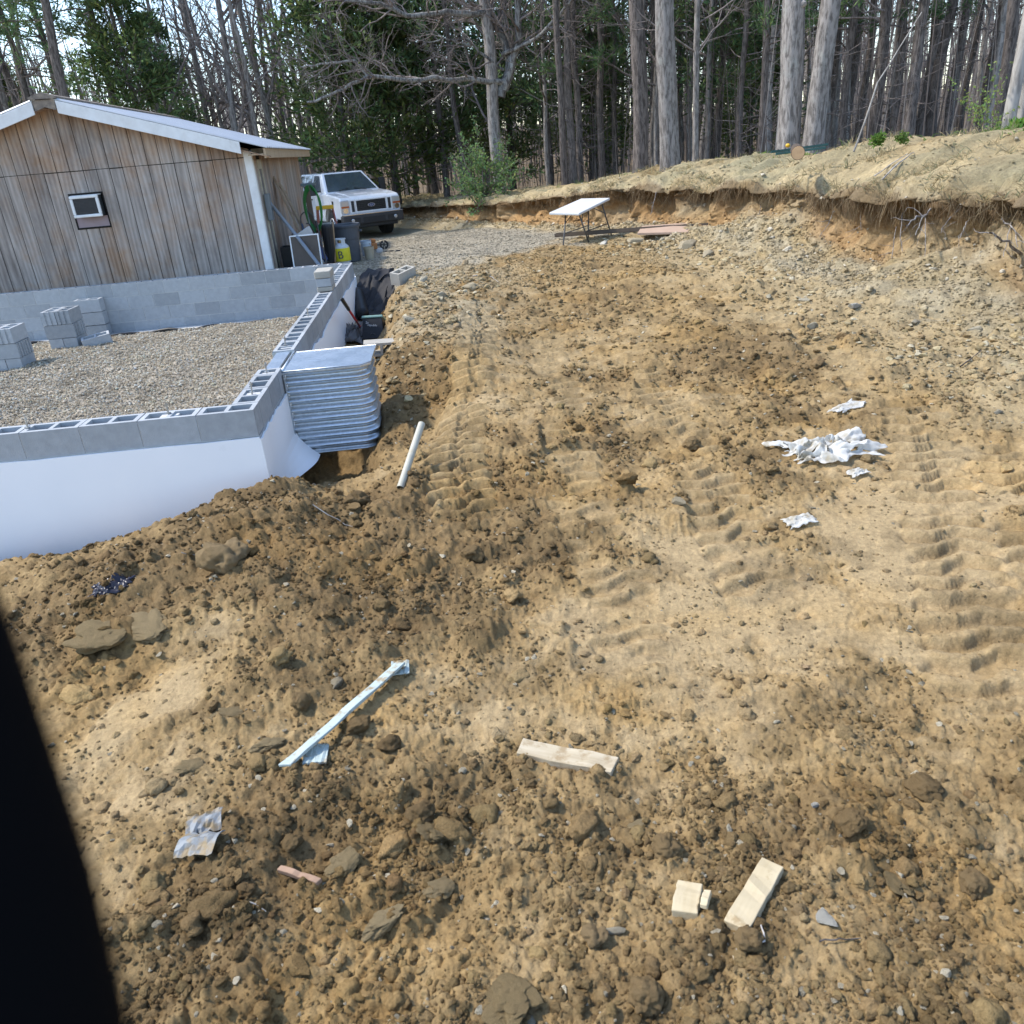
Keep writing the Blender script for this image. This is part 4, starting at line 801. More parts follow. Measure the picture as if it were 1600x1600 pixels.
# buckets
def bucket(px, py, Y, r, h, name, lab, mat, handle=True):
    p = std(px, py, Y); b = thing(name, lab, 'bucket', p, random.uniform(0, 3)); c = MB(); c.lathe([(r * .86, 0), (r * .98, h * .8), (r * 1.06, h * .81), (r * 1.06, h * .87), (r, h * .88), (r * 1.02, h * .97), (r * 1.05, h), (r * .97, h), (r * .84, .02), (0, .02)], 24); c.out('bucket_body', mat, b)
    if handle: P_ = [(r * 1.05 * math.cos(a), -.02 - r * .5 * math.sin(a), h * .84 - r * .8 * math.sin(a)) for a in np.linspace(0, math.pi, 13)]; MB().tube(P_, .004, 5).out('handle', M_leg, b)
bucket(579, 410, 16.4, .10, .235, 'bucket', 'small beige metal bucket standing right of the trash can', col('beige_tin', (.36, .32, .24), .5, vary=0), False)
bucket(574, 398, 17.3, .11, .30, 'bucket', 'pale blue plastic bucket just behind the beige bucket', col('pale_blue_plastic', (.45, .54, .62), .5, vary=0))
# rusty tiller-like machine with a small wheel
p = std(588, 397, 17.6); mc = thing('garden_machine', 'small rusty orange garden machine with a black wheel on the gravel beyond the buckets', 'garden machine', p, .3)
M_or = col('rusty_orange', (.36, .16, .06), .7, vary=0)
MB().box((-.05, 0, .17), (.16, .22, .13)).out('engine', M_or, mc, .02); MB().lathe([(.06, 0), (.075, .02), (.075, .06), (.03, .08)], 12, (-.05, 0, .235)).out('fan_cover', M_or, mc)
c = MB(); V, Q = tube_np([(.075 * math.cos(a), 0, .075 * math.sin(a)) for a in np.linspace(0, 2 * math.pi, 21)], .02, 7); c.add(V, Q); wh = c.out('wheel', M_rub, mc, smooth=True); wh.location = (.19, 0, .17)
for k in range(3): MB().bar((-.07 * math.cos(k * 1.05), 0, -.07 * math.sin(k * 1.05)), (.07 * math.cos(k * 1.05), 0, .07 * math.sin(k * 1.05)), .015, .015).out('spoke', M_blk, wh)
MB().tube([(.0, .03, .18), (.19, .03, .17)], .014, 6).out('axle', M_blk, mc); MB().tube([(.02, -.05, .02), (.30, -.1, .04), (.5, -.12, .03)], .016, 6).out('tow_bar', M_blk, mc); MB().box((.06, -.05, .07), (.14, .1, .10)).out('gearbox', col('white_metal', (.5, .5, .5), .4, vary=0), mc, .02)
for s in (-1, 1): MB().bar((-.11, s * .09, .0), (-.08, s * .09, .12), .03, .03).out('foot', M_blk, mc)
# step ladder
p = std(512, 352, 16.9); ld_ = thing('step_ladder', 'open step ladder with yellow cap and faded red side rails behind the trash can', 'step ladder', p, math.radians(8))
M_lr = col('faded_red', (.34, .12, .09), .55, vary=0); M_ly = col('cap_yellow', (.72, .42, .03), .5, vary=0); M_al = col('aluminium', (.45, .45, .45), .4, metal=.6, vary=0)
LH = 1.02; MB().box((0, 0, LH), (.34, .17, .07)).out('cap', M_ly, ld_, .012)
for s in (-1, 1):
    MB().bar((s * .15, -.03, LH - .03), (s * .245, -.33, 0), .028, .06).out('front_rail', M_lr, ld_); MB().bar((s * .14, .04, LH - .03), (s * .23, .40, 0), .024, .045).out('rear_rail', M_lr, ld_)
for k in range(3): f = .28 + k * .26; MB().box((0, -.03 - .30 * f, LH * (1 - f)), (2 * (.15 + .095 * f) - .02, .075, .022)).out('step', M_al, ld_)
MB().bar((-.2, .27, .38), (.2, .27, .38), .02, .03).out('rear_brace', M_al, ld_)
# hose on its post
p = std(486, 335, 15.9); hp = thing('wooden_post', 'short dark wooden post with flat cap behind the leaning clutter', 'post', p, .05); MB().box((0, 0, .72), (.09, .09, 1.44)).out('post_shaft', col('dark_timber', (.13, .10, .075), .85, vary=0), hp, .006); MB().box((.04, 0, 1.47), (.26, .16, .05)).out('post_cap', col('slate_cap', (.10, .13, .14), .5, vary=0), hp, .01)
M_hose = col('green_hose', (.02, .16, .035), .35, vary=0); c = MB()
for k in range(7):
    r = .17 + .012 * (k % 3); ry = .30 + .015 * k; P_ = [(p[0] + .08 + r * .8 * math.cos(a) , p[1] - .07 - .012 * k, p[2] + 1.08 + ry * math.sin(a) * (1.0 if math.sin(a) > 0 else 1.15)) for a in np.linspace(0, 2 * math.pi, 29)]; V, Q = tube_np(P_, .011, 6); c.add(V, Q)
tag(c.out('garden_hose', M_hose, None, smooth=True), 'coil of bright green garden hose hanging from the dark post', 'hose')
# leaning timbers
def w2(px, py, Y): return aty(px, py, Y)
for q0, q1, w, h, lab in (((428, 278, 16.6), (481, 388, 15.5), .09, .04, 'weathered board leaning on the shed wall, leftmost of the three'), ((437, 287, 16.7), (486, 378, 15.7), .09, .04, 'paint-spotted board leaning on the shed wall, in the middle of the three'), ((445, 300, 16.9), (490, 392, 15.9), .05, .05, 'thin batten leaning on the shed wall, rightmost of the three')):
    a, b = w2(*q0), w2(*q1); b = b + (b - a) / (b - a)[2] * (gz(b[0], b[1]) - b[2]) ; c = MB(); c.bar(a, b, w, h, (1, 0, 0)); tag(c.out('leaning_board', M_wood, None, .003), lab, 'board', 'boards leaning on the shed wall')
# conduit
sp = lambda x, y, z: np.array([SH[0] + x * math.cos(RZ) - y * math.sin(RZ), SH[1] + x * math.sin(RZ) + y * math.cos(RZ), SH[2] + z])
a, b = sp(.14, .60, 1.22), w2(500, 416, 14.15); tag(MB().tube([sp(.10, .54, 1.30), sp(.12, .57, 1.25), a, a * .5 + b * .5 + np.array([0, 0, .015]), b, b + (b - a) * .1], .030, 12).out('conduit_pipe', col('conduit_grey', (.20, .23, .27), .5, vary=0), None, smooth=True), 'grey plastic conduit slanting from the meter box down past the block wall', 'pipe')
# framed panel
a = std(481, 414, 14.45); pn = thing('framed_panel', 'brown panel with a thin white frame propped against the shed clutter', 'panel', a, .06); pn.rotation_euler = (math.radians(-10), 0, .06)
MB().box2((-.23, 0, .02), (.23, .012, .64)).out('panel', col('brown_panel', (.10, .08, .065), .5, stain=((.2, .16, .12), 4, .55, .6)), pn); c = MB(); c.box2((-.25, -.012, 0), (-.23, .02, .66)); c.box2((.23, -.012, 0), (.25, .02, .66)); c.box2((-.23, -.012, .64), (.23, .02, .66)); c.box2((-.23, -.012, 0), (.23, .02, .02)); c.out('frame', M_white, pn)
# folded lawn chair
a = std(500, 385, 15.5); ch = thing('lawn_chair', 'folded lawn chair with white and blue fabric on a black frame', 'chair', a, .5); ch.rotation_euler = (math.radians(18), math.radians(-26), .45)
MB().box2((-.17, -.008, .12), (.17, .008, .42)).out('seat', col('chair_blue', (.07, .10, .24), .7, vary=0), ch); MB().box2((-.17, -.010, .45), (.17, .010, .85)).out('backrest', col('chair_white', (.62, .63, .64), .7, vary=0), ch)
for s in (-1, 1): MB().tube([(s * .19, 0, 0), (s * .19, 0, .88), (s * .15, 0, .92)], .011, 6).out('frame_tube', M_blk, ch); MB().tube([(s * .18, -.03, .0), (-s * .18, -.03, .72)], .011, 6).out('cross_leg', M_blk, ch)
# black tub, slab, tools
a = std(517, 408, 15.6); tub = tag(MB().lathe([(.085, 0), (.095, .03), (.10, .3), (.105, .72), (.09, .76), (.03, .77)], 12, (0, 0, 0)).out('rolled_sheeting', M_black, None), 'upright dark green-black roll of plastic sheeting left of the trash can', 'plastic roll'); tub.location = a; tub.rotation_euler = (.06, .05, 0)
a = std(523, 408, 15.5); b = w2(520, 347, 15.75); tag(MB().tube([a, a * .5 + b * .5, b], [.017, .017, .016], 8).out('tool_handle', col('handle_wood', (.36, .24, .13), .6), None, smooth=True), 'wooden tool handle standing upright left of the trash can', 'tool')
a = std(527, 392, 16.0); jug = thing('fuel_jug', 'red plastic jug beside the trash can behind the propane tank', 'jug', a, .4); M_red = col('red_plastic', (.42, .03, .04), .4, vary=0); MB().box2((-.07, -.06, 0), (.07, .06, .30)).out('jug_body', M_red, jug, .03, 3); MB().tube([(.02, 0, .30), (.03, 0, .40)], [.025, .015], 8).out('spout', M_red, jug)
a = std(463, 405, 15.2); cr = thing('storage_crate', 'black storage crate behind the slanting conduit', 'crate', a, .1); c = MB(); c.box2((-.22, -.16, 0), (.22, .16, .015)); [c.box2((-.22, s * .16 - .01, .015), (.22, s * .16 + .01, .46)) for s in (-1, 1)]; [c.box2((s * .22 - .01, -.15, .015), (s * .22 + .01, .15, .46)) for s in (-1, 1)]; c.out('crate_body', M_black, cr, .006); MB().box2((-.15, -.10, .015), (.12, .10, .38)).out('crate_liner', col('liner', (.06, .07, .09), .6), cr, .02)
for (q0, q1, r, c_, lab) in (((478, 322, 15.9), (492, 388, 15.4), .013, (.25, .24, .23), 'thin grey metal rake handle among the shed clutter'), ((494, 345, 15.6), (507, 398, 15.2), .014, (.10, .09, .085), 'dark metal rod leaning beside the lawn chair'), ((472, 350, 15.6), (484, 396, 15.3), .016, (.07, .10, .17), 'blue painted bar leaning among the shed clutter'), ((476, 305, 16.2), (487, 345, 15.9), .012, (.55, .55, .55), 'thin white rod beside the hose post')):
    a, b = w2(*q0), w2(*q1); b = b + (b - a) / (b - a)[2] * (gz(b[0], b[1]) - b[2]); tag(MB().tube([a, a * .4 + b * .6, b], r, 7).out('metal_rod', col('rod', c_, .5, vary=0), None, smooth=True), lab, 'rod')
c = MB(); q = w2(478, 333, 15.8); g0 = gz(q[0] - .1, q[1]); P_ = [(q[0] - .12, q[1], g0), (q[0] - .12, q[1], q[2] - .1)] + [(q[0] - .12 * math.cos(a), q[1] + .02, q[2] - .1 + .12 * math.sin(a)) for a in np.linspace(0.2, math.pi - .1, 9)] + [(q[0] + .13, q[1] + .04, gz(q[0] + .13, q[1] + .04))]
c.tube(P_, .012, 6); tag(c.out('wire_hoop', M_leg, None, smooth=True), 'bent wire hoop standing among the shed clutter', 'hoop')
a = std(507, 400, 15.0); tag(MB().lathe([(.02, 0), (.16, .01), (.17, .05), (.16, .09), (.05, .10)], 16).out('hose_reel', col('dark_red', (.12, .02, .025), .5, vary=0), None), 'dark reel lying in the clutter beside the framed panel', 'reel').location = a
# ================================================================== THINGS IN THE TRENCH
a = gp3(586, 530); a[2] -= .02; bx = thing('plastic_tub', 'black tub with pale green lid and scrawled lettering standing in the trench by the wall', 'tub', a, math.radians(-6)); bx.rotation_euler = (math.radians(-24), 0, math.radians(-4))
c = MB(); c.add([(-.155, -.13, 0), (.155, -.13, 0), (.155, .13, 0), (-.155, .13, 0), (-.135, -.11, .29), (.135, -.11, .29), (.135, .11, .29), (-.135, .11, .29)], [(3, 2, 1, 0), (4, 5, 6, 7), (0, 1, 5, 4), (1, 2, 6, 5), (2, 3, 7, 6), (3, 0, 4, 7)]); c.out('tub_body', M_black, bx, .01)
MB().box2((-.145, -.12, .291), (.145, .12, .325)).out('lid', col('pale_green', (.26, .42, .36), .5, vary=0), bx, .01)
M_chalk = col('chalk', (.6, .6, .58), .8, vary=0)
for s_, x, z, w in (('Sc', -.07, .225, .05), ('republic', .0, .185, .042)):
    tx = text_obj('lettering', s_, w, M_chalk, bx); tx.location = (x, -.1195 + (.225 - z) * -.069 - .003, z); tx.rotation_euler = (math.pi / 2 - .069, 0, 0); tx.rotation_euler.rotate_axis('Z', -.14)
c = MB(); V, Q = tube_np([(.035 * math.cos(t), -.1305, .05 + .02 * math.sin(t)) for t in np.linspace(0, math.pi, 9)], .006, 5); c.add(V, Q); c.out('tub_handle', M_gun, bx)
a = gp3(596, 556); o = tag(bpy.data.objects.new('concrete_block', ME_BLOCK.copy()), 'pale hollow block lying on its side right beside the window well cover', 'concrete block'); o.data.materials[0] = M_cap; COL.objects.link(o); o.location = (a[0] - .2, a[1] + .12, a[2] + .02); o.rotation_euler = (math.pi / 2 + .1, 0.03, .10); o.scale = (1, .8, .8)
o = tag(bpy.data.objects.new('concrete_block', o.data), 'tan hollow block lying on the gravel at the edge of the drive', 'concrete block'); COL.objects.link(o); a = gp3(640, 436); o.location = (a[0] - .15, a[1] - .1, a[2] - .09); o.rotation_euler = (.12, -.15, .9)
a, b = aty(534, 467, 9.6), gp3(566, 516); tl = thing('long_handled_tool', 'long handled tool with red shaft and black grip leaning on the white coated wall', 'tool', b); A = Vector(a - b)
MB().tube([(0, 0, 0), tuple(A * .35), tuple(A * .70)], .016, 8).out('shaft', M_red, tl, smooth=True); MB().tube([tuple(A * .69), tuple(A * .72), tuple(A * .98), tuple(A)], [.016, .023, .025, .012], 8).out('grip', M_black, tl, smooth=True); MB().box((0.02, -.02, -.03), (.12, .03, .14)).out('tool_head', M_gun, tl, .01)
# crumpled black sheeting and grey cloth
def crumple(name, lab, cat, c, sx, sy, amp, mat, seed, n=34, rz=0., lift=.0, ridge=1.0, th=.004, holes=None, edge=.35):
    """thin crumpled sheet lying on the ground"""
    us, vs = np.meshgrid(np.linspace(-1, 1, n), np.linspace(-1, 1, n), indexing='ij'); u, v = us.ravel(), vs.ravel()
    ed = 1 + edge * fbm(u * 1.7 + seed, v * 1.7, 2, seed); px_ = u * sx * ed + .12 * sx * fbm(u * 3, v * 3, 2, seed + 3); py_ = v * sy * ed + .12 * sy * fbm(u * 3, v * 3, 2, seed + 4)
    X = c[0] + px_ * math.cos(rz) - py_ * math.sin(rz); Y_ = c[1] + px_ * math.sin(rz) + py_ * math.cos(rz)
    h = np.abs(fbm(u * 1.6 + 5, v * 1.6, 3, seed + 1)) * amp * ridge + np.abs(gnoise(u * 3.2, v * 3.2, seed + 2)) * amp * .6 + .12 * amp * np.abs(gnoise(u * 8, v * 8, seed + 9)); h = h * (1 - .75 * np.maximum(np.abs(u), np.abs(v)) ** 4) 
    Z = ground_z(X, Y_) * .6 + smooth_ground(X, Y_) * .4 + .012 + lift + h
    i = np.arange(n - 1)[:, None] * n; j = np.arange(n - 1)[None]; Q = np.stack([i + j, i + n + j, i + n + j + 1, i + j + 1], -1).reshape(-1, 4)
    if holes is not None:
        m = fbm(u[Q].mean(1) * 2.4, v[Q].mean(1) * 2.4, 3, seed + 7) < holes; Q = Q[m]
    o = link(name, np_mesh(name, np.c_[X - c[0], Y_ - c[1], Z - c[2]], Q, None, True, [mat])); o.location = tuple(map(float, c)); s = o.modifiers.new('thickness', 'SOLIDIFY'); s.thickness = th; return tag(o, lab, cat)
a = gp3(585, 480); crumple('landscape_fabric', 'crumpled black landscape fabric heaped at the far end of the trench', 'fabric', a, .36, .75, .10, col('black_fabric', (.035, .034, .036), .8, vary=0), 5, rz=-.3)
a = gp3(552, 528); crumple('grey_cloth', 'dirty grey cloth crumpled at the foot of the white wall', 'cloth', a, .22, .4, .16, col('grey_fabric', (.16, .15, .145), .85, vary=0), 9, rz=-.1)
a = gp3(563, 470); c = MB(); P_ = [(a[0] - .1 + .02 * k, a[1] + .5 - .05 * k * 2, a[2] + .30 - .03 * k) for k in range(9)]; c.tube(P_, [.09 + .006 * (k % 2) for k in range(9)], 14); tag(c.out('drain_pipe', M_black, None, smooth=True), 'thick black drain pipe coming along the trench beside the fabric', 'pipe')
# ================================================================== THINGS ON AND BELOW THE BANK
a = aty(868, 370, 16.9); b = aty(1108, 369, 15.6); a[2] = gz(a[0], a[1]) + .06; bm_ = thing('steel_beam', 'long thin rusty steel channel lying at the foot of the dirt bank', 'beam', a); V3 = Vector(b - a); V3.z = .10
M_rusty = col('rusty_steel', (.11, .085, .065), .75, vary=0); c = MB(); c.bar((0, 0, 0), tuple(V3), .11, .012); c.out('web', M_rusty, bm_); sd2 = Vector((-V3.y, V3.x, 0)).normalized() * .05
for s in (-1, 1): MB().bar(tuple(sd2 * s + Vector((0, 0, .03))), tuple(sd2 * s + V3 + Vector((0, 0, .03))), .01, .07).out('flange', M_rusty, bm_)
q = [aty(996, 364, 15.7), aty(1076, 362, 15.4), aty(1083, 347, 15.9), aty(1003, 353, 16.4)]; c = MB(); cc = sum(q) / 4
c.add([p - cc for p in q] + [p - cc - np.array([0, 0, .04]) for p in q], [(0, 1, 2, 3), (7, 6, 5, 4), (0, 4, 5, 1), (1, 5, 6, 2), (2, 6, 7, 3), (3, 7, 4, 0)])
o = tag(c.out('plywood_sheet', pm('tan_board', (.42, .30, .22), (.36, .25, .18), 4, .8), None, .004), 'tan plywood sheet lying tilted on the rubble below the bank', 'plywood'); o.location = cc
a = aty(1247, 239, 12.4); lg = thing('cut_log', 'short sawn log with pale round end lying on top of the dirt bank', 'log', a, -.25); lg.rotation_euler = (math.pi / 2 + .05, 0, -.3)
c = MB(); c.lathe([(.085, -.6), (.09, -.3), (.095, 0)], 18); c.out('log_bark', col('bark_dark', (.10, .075, .055), .9), lg); c = MB(); c.lathe([(.02, .004), (.088, .004), (.09, -.002)], 18); c.out('sawn_end', pm('sawn_wood', (.55, .36, .20), (.45, .28, .15), 14, .8), lg)
for y, q0, q1, lab in ((13.2, (1205, 238), (1294, 226), 'long green metal fence post lying on the bank behind the log'), (13.6, (1212, 241), (1290, 231), 'shorter dark green fence post lying on the bank beside the log')):
    a, b = aty(*q0, y), aty(*q1, y + .2); p_ = thing('fence_post', lab, 'fence post', a); c = MB(); c.bar((0, 0, 0), tuple(b - a), .035, .008); c.bar((0, 0, .004), tuple(b - a + np.array([0, 0, .004])), .008, .035); c.out('post_section', col('post_green', (.05, .13, .12), .5), p_)
    for k in range(1, 8): v = Vector(b - a) * (k / 8); MB().box((v.x, v.y, v.z + .024), (.012, .012, .016)).out('stud', M_leg, p_)
a = aty(1231, 227, 13.0); tag(MB().lathe([(.01, 0), (.03, .01), (.035, .03), (.025, .05), (.01, .055)], 12).out('yellow_cap', M_ly, None, smooth=True), 'small yellow plastic cap beside the sawn log on the bank', 'cap').location = a - np.array([0, 0, .03])
# ================================================================== WOODS
def bark_mat(name, c1, c2, scale=5, d=.012, lich=None):
    m, nt, N, L, B = _nodes(name); tc = N.new('ShaderNodeTexCoord'); oi = N.new('ShaderNodeObjectInfo'); co = tc.outputs['Object']
    f = noise_node(nt, co, scale * 3.6, 6, .65, .4, (1, 1, .22)); c = ramp(nt, f, [(.41, c2), (.57, c1)])
    if lich: c = mixc(nt, ramp(nt, noise_node(nt, co, 2.6, 6, .65), [(.56, (0,) * 3), (.68, (.7,) * 3)]), c, lich)
    v = math_node(nt, 'MULTIPLY_ADD', oi.outputs['Random'], .5); nt.nodes[-1].inputs[2].default_value = .75; vc = N.new('ShaderNodeCombineColor'); [L.new(v, vc.inputs[q]) for q in range(3)]
    L.new(mixc(nt, 1, c, vc.outputs[0], 'MULTIPLY'), B.inputs['Base Color']); B.inputs['Roughness'].default_value = .95; B.inputs['Specular IOR Level'].default_value = .1; bump(nt, f, 1, d, B.inputs['Normal']); return m
M_bark = bark_mat('grey_bark', (.30, .275, .255), (.13, .117, .107), 5, .02, (.34, .34, .31)); M_pbark = bark_mat('dark_pine_bark', (.17, .145, .13), (.07, .06, .054), 6, .015); M_lbark = bark_mat('pale_bark', (.40, .375, .34), (.24, .22, .20), 3, .006)
M_twig = bark_mat('twig_bark', (.24, .205, .19), (.13, .11, .10), 4, .002); M_lich = bark_mat('lichen_limb', (.28, .27, .25), (.09, .08, .075), 6, .006, (.42, .43, .41))
def leaf_mat(name): 
    m = attr_mat(name, bumps=(), var=.18, vscale=6, rough=.7, spec=.12); nt = m.node_tree; B = nt.nodes['Principled BSDF']; B.inputs['Transmission Weight'].default_value = 0
    tl = nt.nodes.new('ShaderNodeBsdfTranslucent'); mx = nt.nodes.new('ShaderNodeMixShader'); mx.inputs[0].default_value = .6; src = B.inputs['Base Color'].links[0].from_socket; nt.links.new(src, tl.inputs[0]); nt.links.new(B.outputs[0], mx.inputs[1]); nt.links.new(tl.outputs[0], mx.inputs[2]); nt.links.new(mx.outputs[0], nt.nodes['Material Output'].inputs[0]); return m
M_leaf = leaf_mat('foliage')
class TB:
    def __init__(s): s.V = []; s.Q = []; s.T = []; s.C = []; s.n = 0
    def tube(s, P, R, n):
        V, Q = tube_np(P, R, n); s.V.append(V); s.Q.append(Q + s.n); s.n += len(V); s.C.append(np.zeros((len(V), 3)) + .1)
    def quads(s, V, C):   # V (m,4,3)
        m = len(V); s.V.append(V.reshape(-1, 3)); s.Q.append(np.arange(4 * m).reshape(m, 4) + s.n); s.n += 4 * m; s.C.append(np.repeat(C, 4, axis=0))
    def tris(s, V, C):
        m = len(V); s.V.append(V.reshape(-1, 3)); s.T.append(np.arange(3 * m).reshape(m, 3) + s.n); s.n += 3 * m; s.C.append(np.repeat(C, 3, axis=0))
    def mesh(s, name, mat, smooth=True):
        parts = ([np.concatenate(s.Q)] if s.Q else []) + ([np.concatenate(s.T)] if s.T else [])
        return np_mesh(name, np.concatenate(s.V), parts, {'col': np.concatenate(s.C)}, smooth, [mat])
def unit(v): return v / (np.linalg.norm(v, axis=-1, keepdims=True) + 1e-9)
def path(g, p, d, L, n, wander, up=0.0):
    P = [np.array(p, float)]; d = unit(np.array(d, float))
    for _ in range(n): d = unit(d + g.normal(0, wander, 3) + np.array([0, 0, up])); P.append(P[-1] + d * L / n)
    return np.array(P)
def branch(g, tb, p, d, L, r, lev, up=.06, kids=(5, 4, 3), wander=.16, spread=.9):
    n = max(3, int(6 - lev)); P = path(g, p, d, L, n, wander, up); tb.tube(P, np.linspace(r, r * .35, n + 1), 5 if r > .03 else (4 if r > .012 else 3))
    if lev >= len(kids): return
    for k in range(kids[lev]):
        f = g.uniform(.25, 1.0); i = min(int(f * n), n - 1); q = P[i] + (P[i + 1] - P[i]) * (f * n - i); t = unit(P[i + 1] - P[i]); a = unit(np.cross(t, g.normal(0, 1, 3)))
        branch(g, tb, q, t * (1 - .35 * spread) + a * spread * g.uniform(.5, 1), L * g.uniform(.38, .62), r * (1 - .55 * f) * .55, lev + 1, up, kids, wander, spread)
def trunk_mesh(name, g, H, r0, r1, mat, lean=(0, 0), n=22, rings=46, furrow=.035, flare=.35, wob=.03):
    zs = np.linspace(0, 1, rings) ** 1.15 * (H + .5) - .5; cx_ = lean[0] * zs + wob * np.array([mnoise.noise((z * .35, g.uniform(0, 1) * 0 + r0 * 99, 0)) for z in zs]) * 3; cy_ = lean[1] * zs + wob * np.array([mnoise.noise((z * .35, r0 * 57, 4)) for z in zs]) * 3
    a = np.linspace(0, 2 * np.pi, n, endpoint=False); R = (r0 + (r1 - r0) * np.clip(zs / H, 0, 1))[:, None] * (1 + flare * np.exp(-np.maximum(zs, 0) / .35))[:, None]
    A, Z = np.meshgrid(a, zs); rd = 1 - furrow * 2.5 * np.abs(gnoise(np.cos(A) * 4.5 + 9, np.sin(A) * 4.5 + Z * .8, 3)) + .05 * gnoise(np.cos(A) * 1.2, Z * .8 + np.sin(A), 5) + flare * .35 * np.exp(-np.maximum(Z, 0) / .3) * gnoise(np.cos(A) * 2, np.sin(A) * 2, 8)
    V = np.stack([cx_[:, None] + R * rd * np.cos(A), cy_[:, None] + R * rd * np.sin(A), Z], -1).reshape(-1, 3)
    i = np.arange(rings - 1)[:, None] * n; j = np.arange(n)[None]; k = (j + 1) % n; Q = np.stack([i + j, i + k, i + n + k, i + n + j], -1).reshape(-1, 4)
    return np_mesh(name, V, Q, None, True, [mat]), (lambda z: np.array([np.interp(z, zs, cx_), np.interp(z, zs, cy_), z])), (lambda z: float(np.interp(z, zs, R[:, 0])))
def bare_proto(seed, H=13, r=.13, nl=13, lean=(0, 0), mat=None, first=.22, kids=(5, 4, 3), up=.07):
    g = np.random.default_rng(seed); tm, ax, rad = trunk_mesh('trunk', g, H, r, r * .25, mat or M_bark, lean, 10, 22, .02, .25, .08); tb = TB()
    for k in range(nl):
        z = H * (first + (1 - first) * (k + g.uniform(0, 1)) / nl) * .98; a = g.uniform(0, 6.28); e = g.uniform(.5, 1.2)
        branch(g, tb, ax(z), (math.cos(a), math.sin(a), e), H * g.uniform(.16, .34) * (1.15 - .6 * z / H), rad(z) * .5, 0, up, kids)
    return tm, tb.mesh('crown', M_twig)
def sprays(g, P, D, L, W, base, var, dark=.0):
    """leafy slivers at points P pointing along D"""
    m = len(P); D = unit(D); S = unit(np.cross(D, g.normal(0, 1, (m, 3)))); L = L * g.uniform(.6, 1.4, m)[:, None]; W = W * g.uniform(.6, 1.3, m)[:, None]
    V = np.stack([P, P + D * L * .5 + S * W, P + D * L, P + D * L * .5 - S * W], 1); C = np.array(base) * (1 + var * g.normal(0, 1, (m, 1)).clip(-1.6, 1.8)) * (1 + np.array([.25, 0, -.15]) * g.normal(0, .5, (m, 1))); return V, np.clip(C, .006, .6)
def cedar_proto(seed, H=10, wid=2.6, bare=.12, n=220, per=52, base=(.125, .175, .065), droop=.0, conic=.75, L=.25, W=.042):
    g = np.random.default_rng(seed); tm, ax, rad = trunk_mesh('trunk', g, H, .16, .03, M_pbark, (0, 0), 10, 20, .02, .3, .04); tb = TB(); tw = TB(); PP = []; DD = []; CC = []
    for k in range(n):
        f = g.uniform(0, 1) ** .85; z = H * (bare + (1 - bare) * f); a = g.uniform(0, 6.28); l = wid * ((1 - f) ** conic * (.75 + .5 * g.uniform()) * (.55 + .45 * min(1, f / .12)) + .12); lump = 1 + .45 * math.sin(a * 3 + z * 1.1 + seed) * math.sin(z * 1.7 + seed)
        l = l * max(.3, lump); P = path(g, ax(z), (math.cos(a), math.sin(a), .25 - droop), l, 4, .14, .04 - droop * .1); tw.tube(P, np.linspace(.022, .005, 5), 3)
        q = g.uniform(.25, 1, per) ** .7; i = np.minimum((q * 4).astype(int), 3); pt = P[i] + (P[i + 1] - P[i]) * (q * 4 - i)[:, None]; d = unit(P[i + 1] - P[i]); off = g.normal(0, 1, (per, 3)) * np.array([.16, .16, .13]) * (.5 + .35 * l)
        PP.append(pt + off * .75); DD.append(d * .7 + unit(off) * .9 + np.array([0, 0, .15])); CC.append(np.full(per, 1 + .28 * math.sin(k * 2.3)))
    V, C = sprays(g, np.concatenate(PP), np.concatenate(DD), L, W, base, .3); C = C * np.concatenate(CC)[:, None]; tb.quads(V, C); return tm, tw.mesh('branches', M_twig), tb.mesh('foliage', M_leaf, False)
def pine_proto(seed, H=15, r=.15, zc=.42, n=46, base=(.105, .165, .075), lean=(0, 0), per=13, mat=None, stubs=26):
    g = np.random.default_rng(seed); tm, ax, rad = trunk_mesh('trunk', g, H, r, r * .3, mat or M_pbark, lean, 12, 26, .03, .2, .06); tw = TB(); tb = TB(); PP = []; DD = []; CC = []
    for k in range(stubs):
        z = g.uniform(.8, H * zc * 1.15); a = g.uniform(0, 6.28); P = path(g, ax(z), (math.cos(a), math.sin(a), g.uniform(-.35, .15)), g.uniform(.4, 2.1), 4, .2, -.02); tw.tube(P, np.linspace(.016, .004, 5), 3)
        if g.uniform() < .5: j = P[2]; tw.tube(path(g, j, P[3] - P[2] + g.normal(0, .4, 3), .5, 2, .2), [.006, .004, .003], 3)
    for k in range(n):
        f = g.uniform(0, 1); z = H * (zc + (1 - zc) * f); a = g.uniform(0, 6.28); l = (1 - f) ** .6 * 2.6 * g.uniform(.6, 1.2) + .3; P = path(g, ax(z), (math.cos(a), math.sin(a), .12), l, 5, .15, .03); tw.tube(P, np.linspace(.03, .006, 6), 3)
        for q in range(per):
            u = g.uniform(.35, 1); i = min(int(u * 5), 4); c = P[i] + (P[i + 1] - P[i]) * (u * 5 - i) + g.normal(0, .18, 3) * np.array([1, 1, .5]); m = 9; d = unit(g.normal(0, 1, (m, 3)) + np.array([0, 0, .5])); PP.append(np.repeat(c[None], m, 0)); DD.append(d); CC.append(np.full(m, g.uniform(.7, 1.35)))
    V, C = sprays(g, np.concatenate(PP), np.concatenate(DD), .24, .018, base, .2); C = C * np.concatenate(CC)[:, None]; tb.quads(V, C); return tm, tw.mesh('branches', M_twig), tb.mesh('foliage', M_leaf, False)
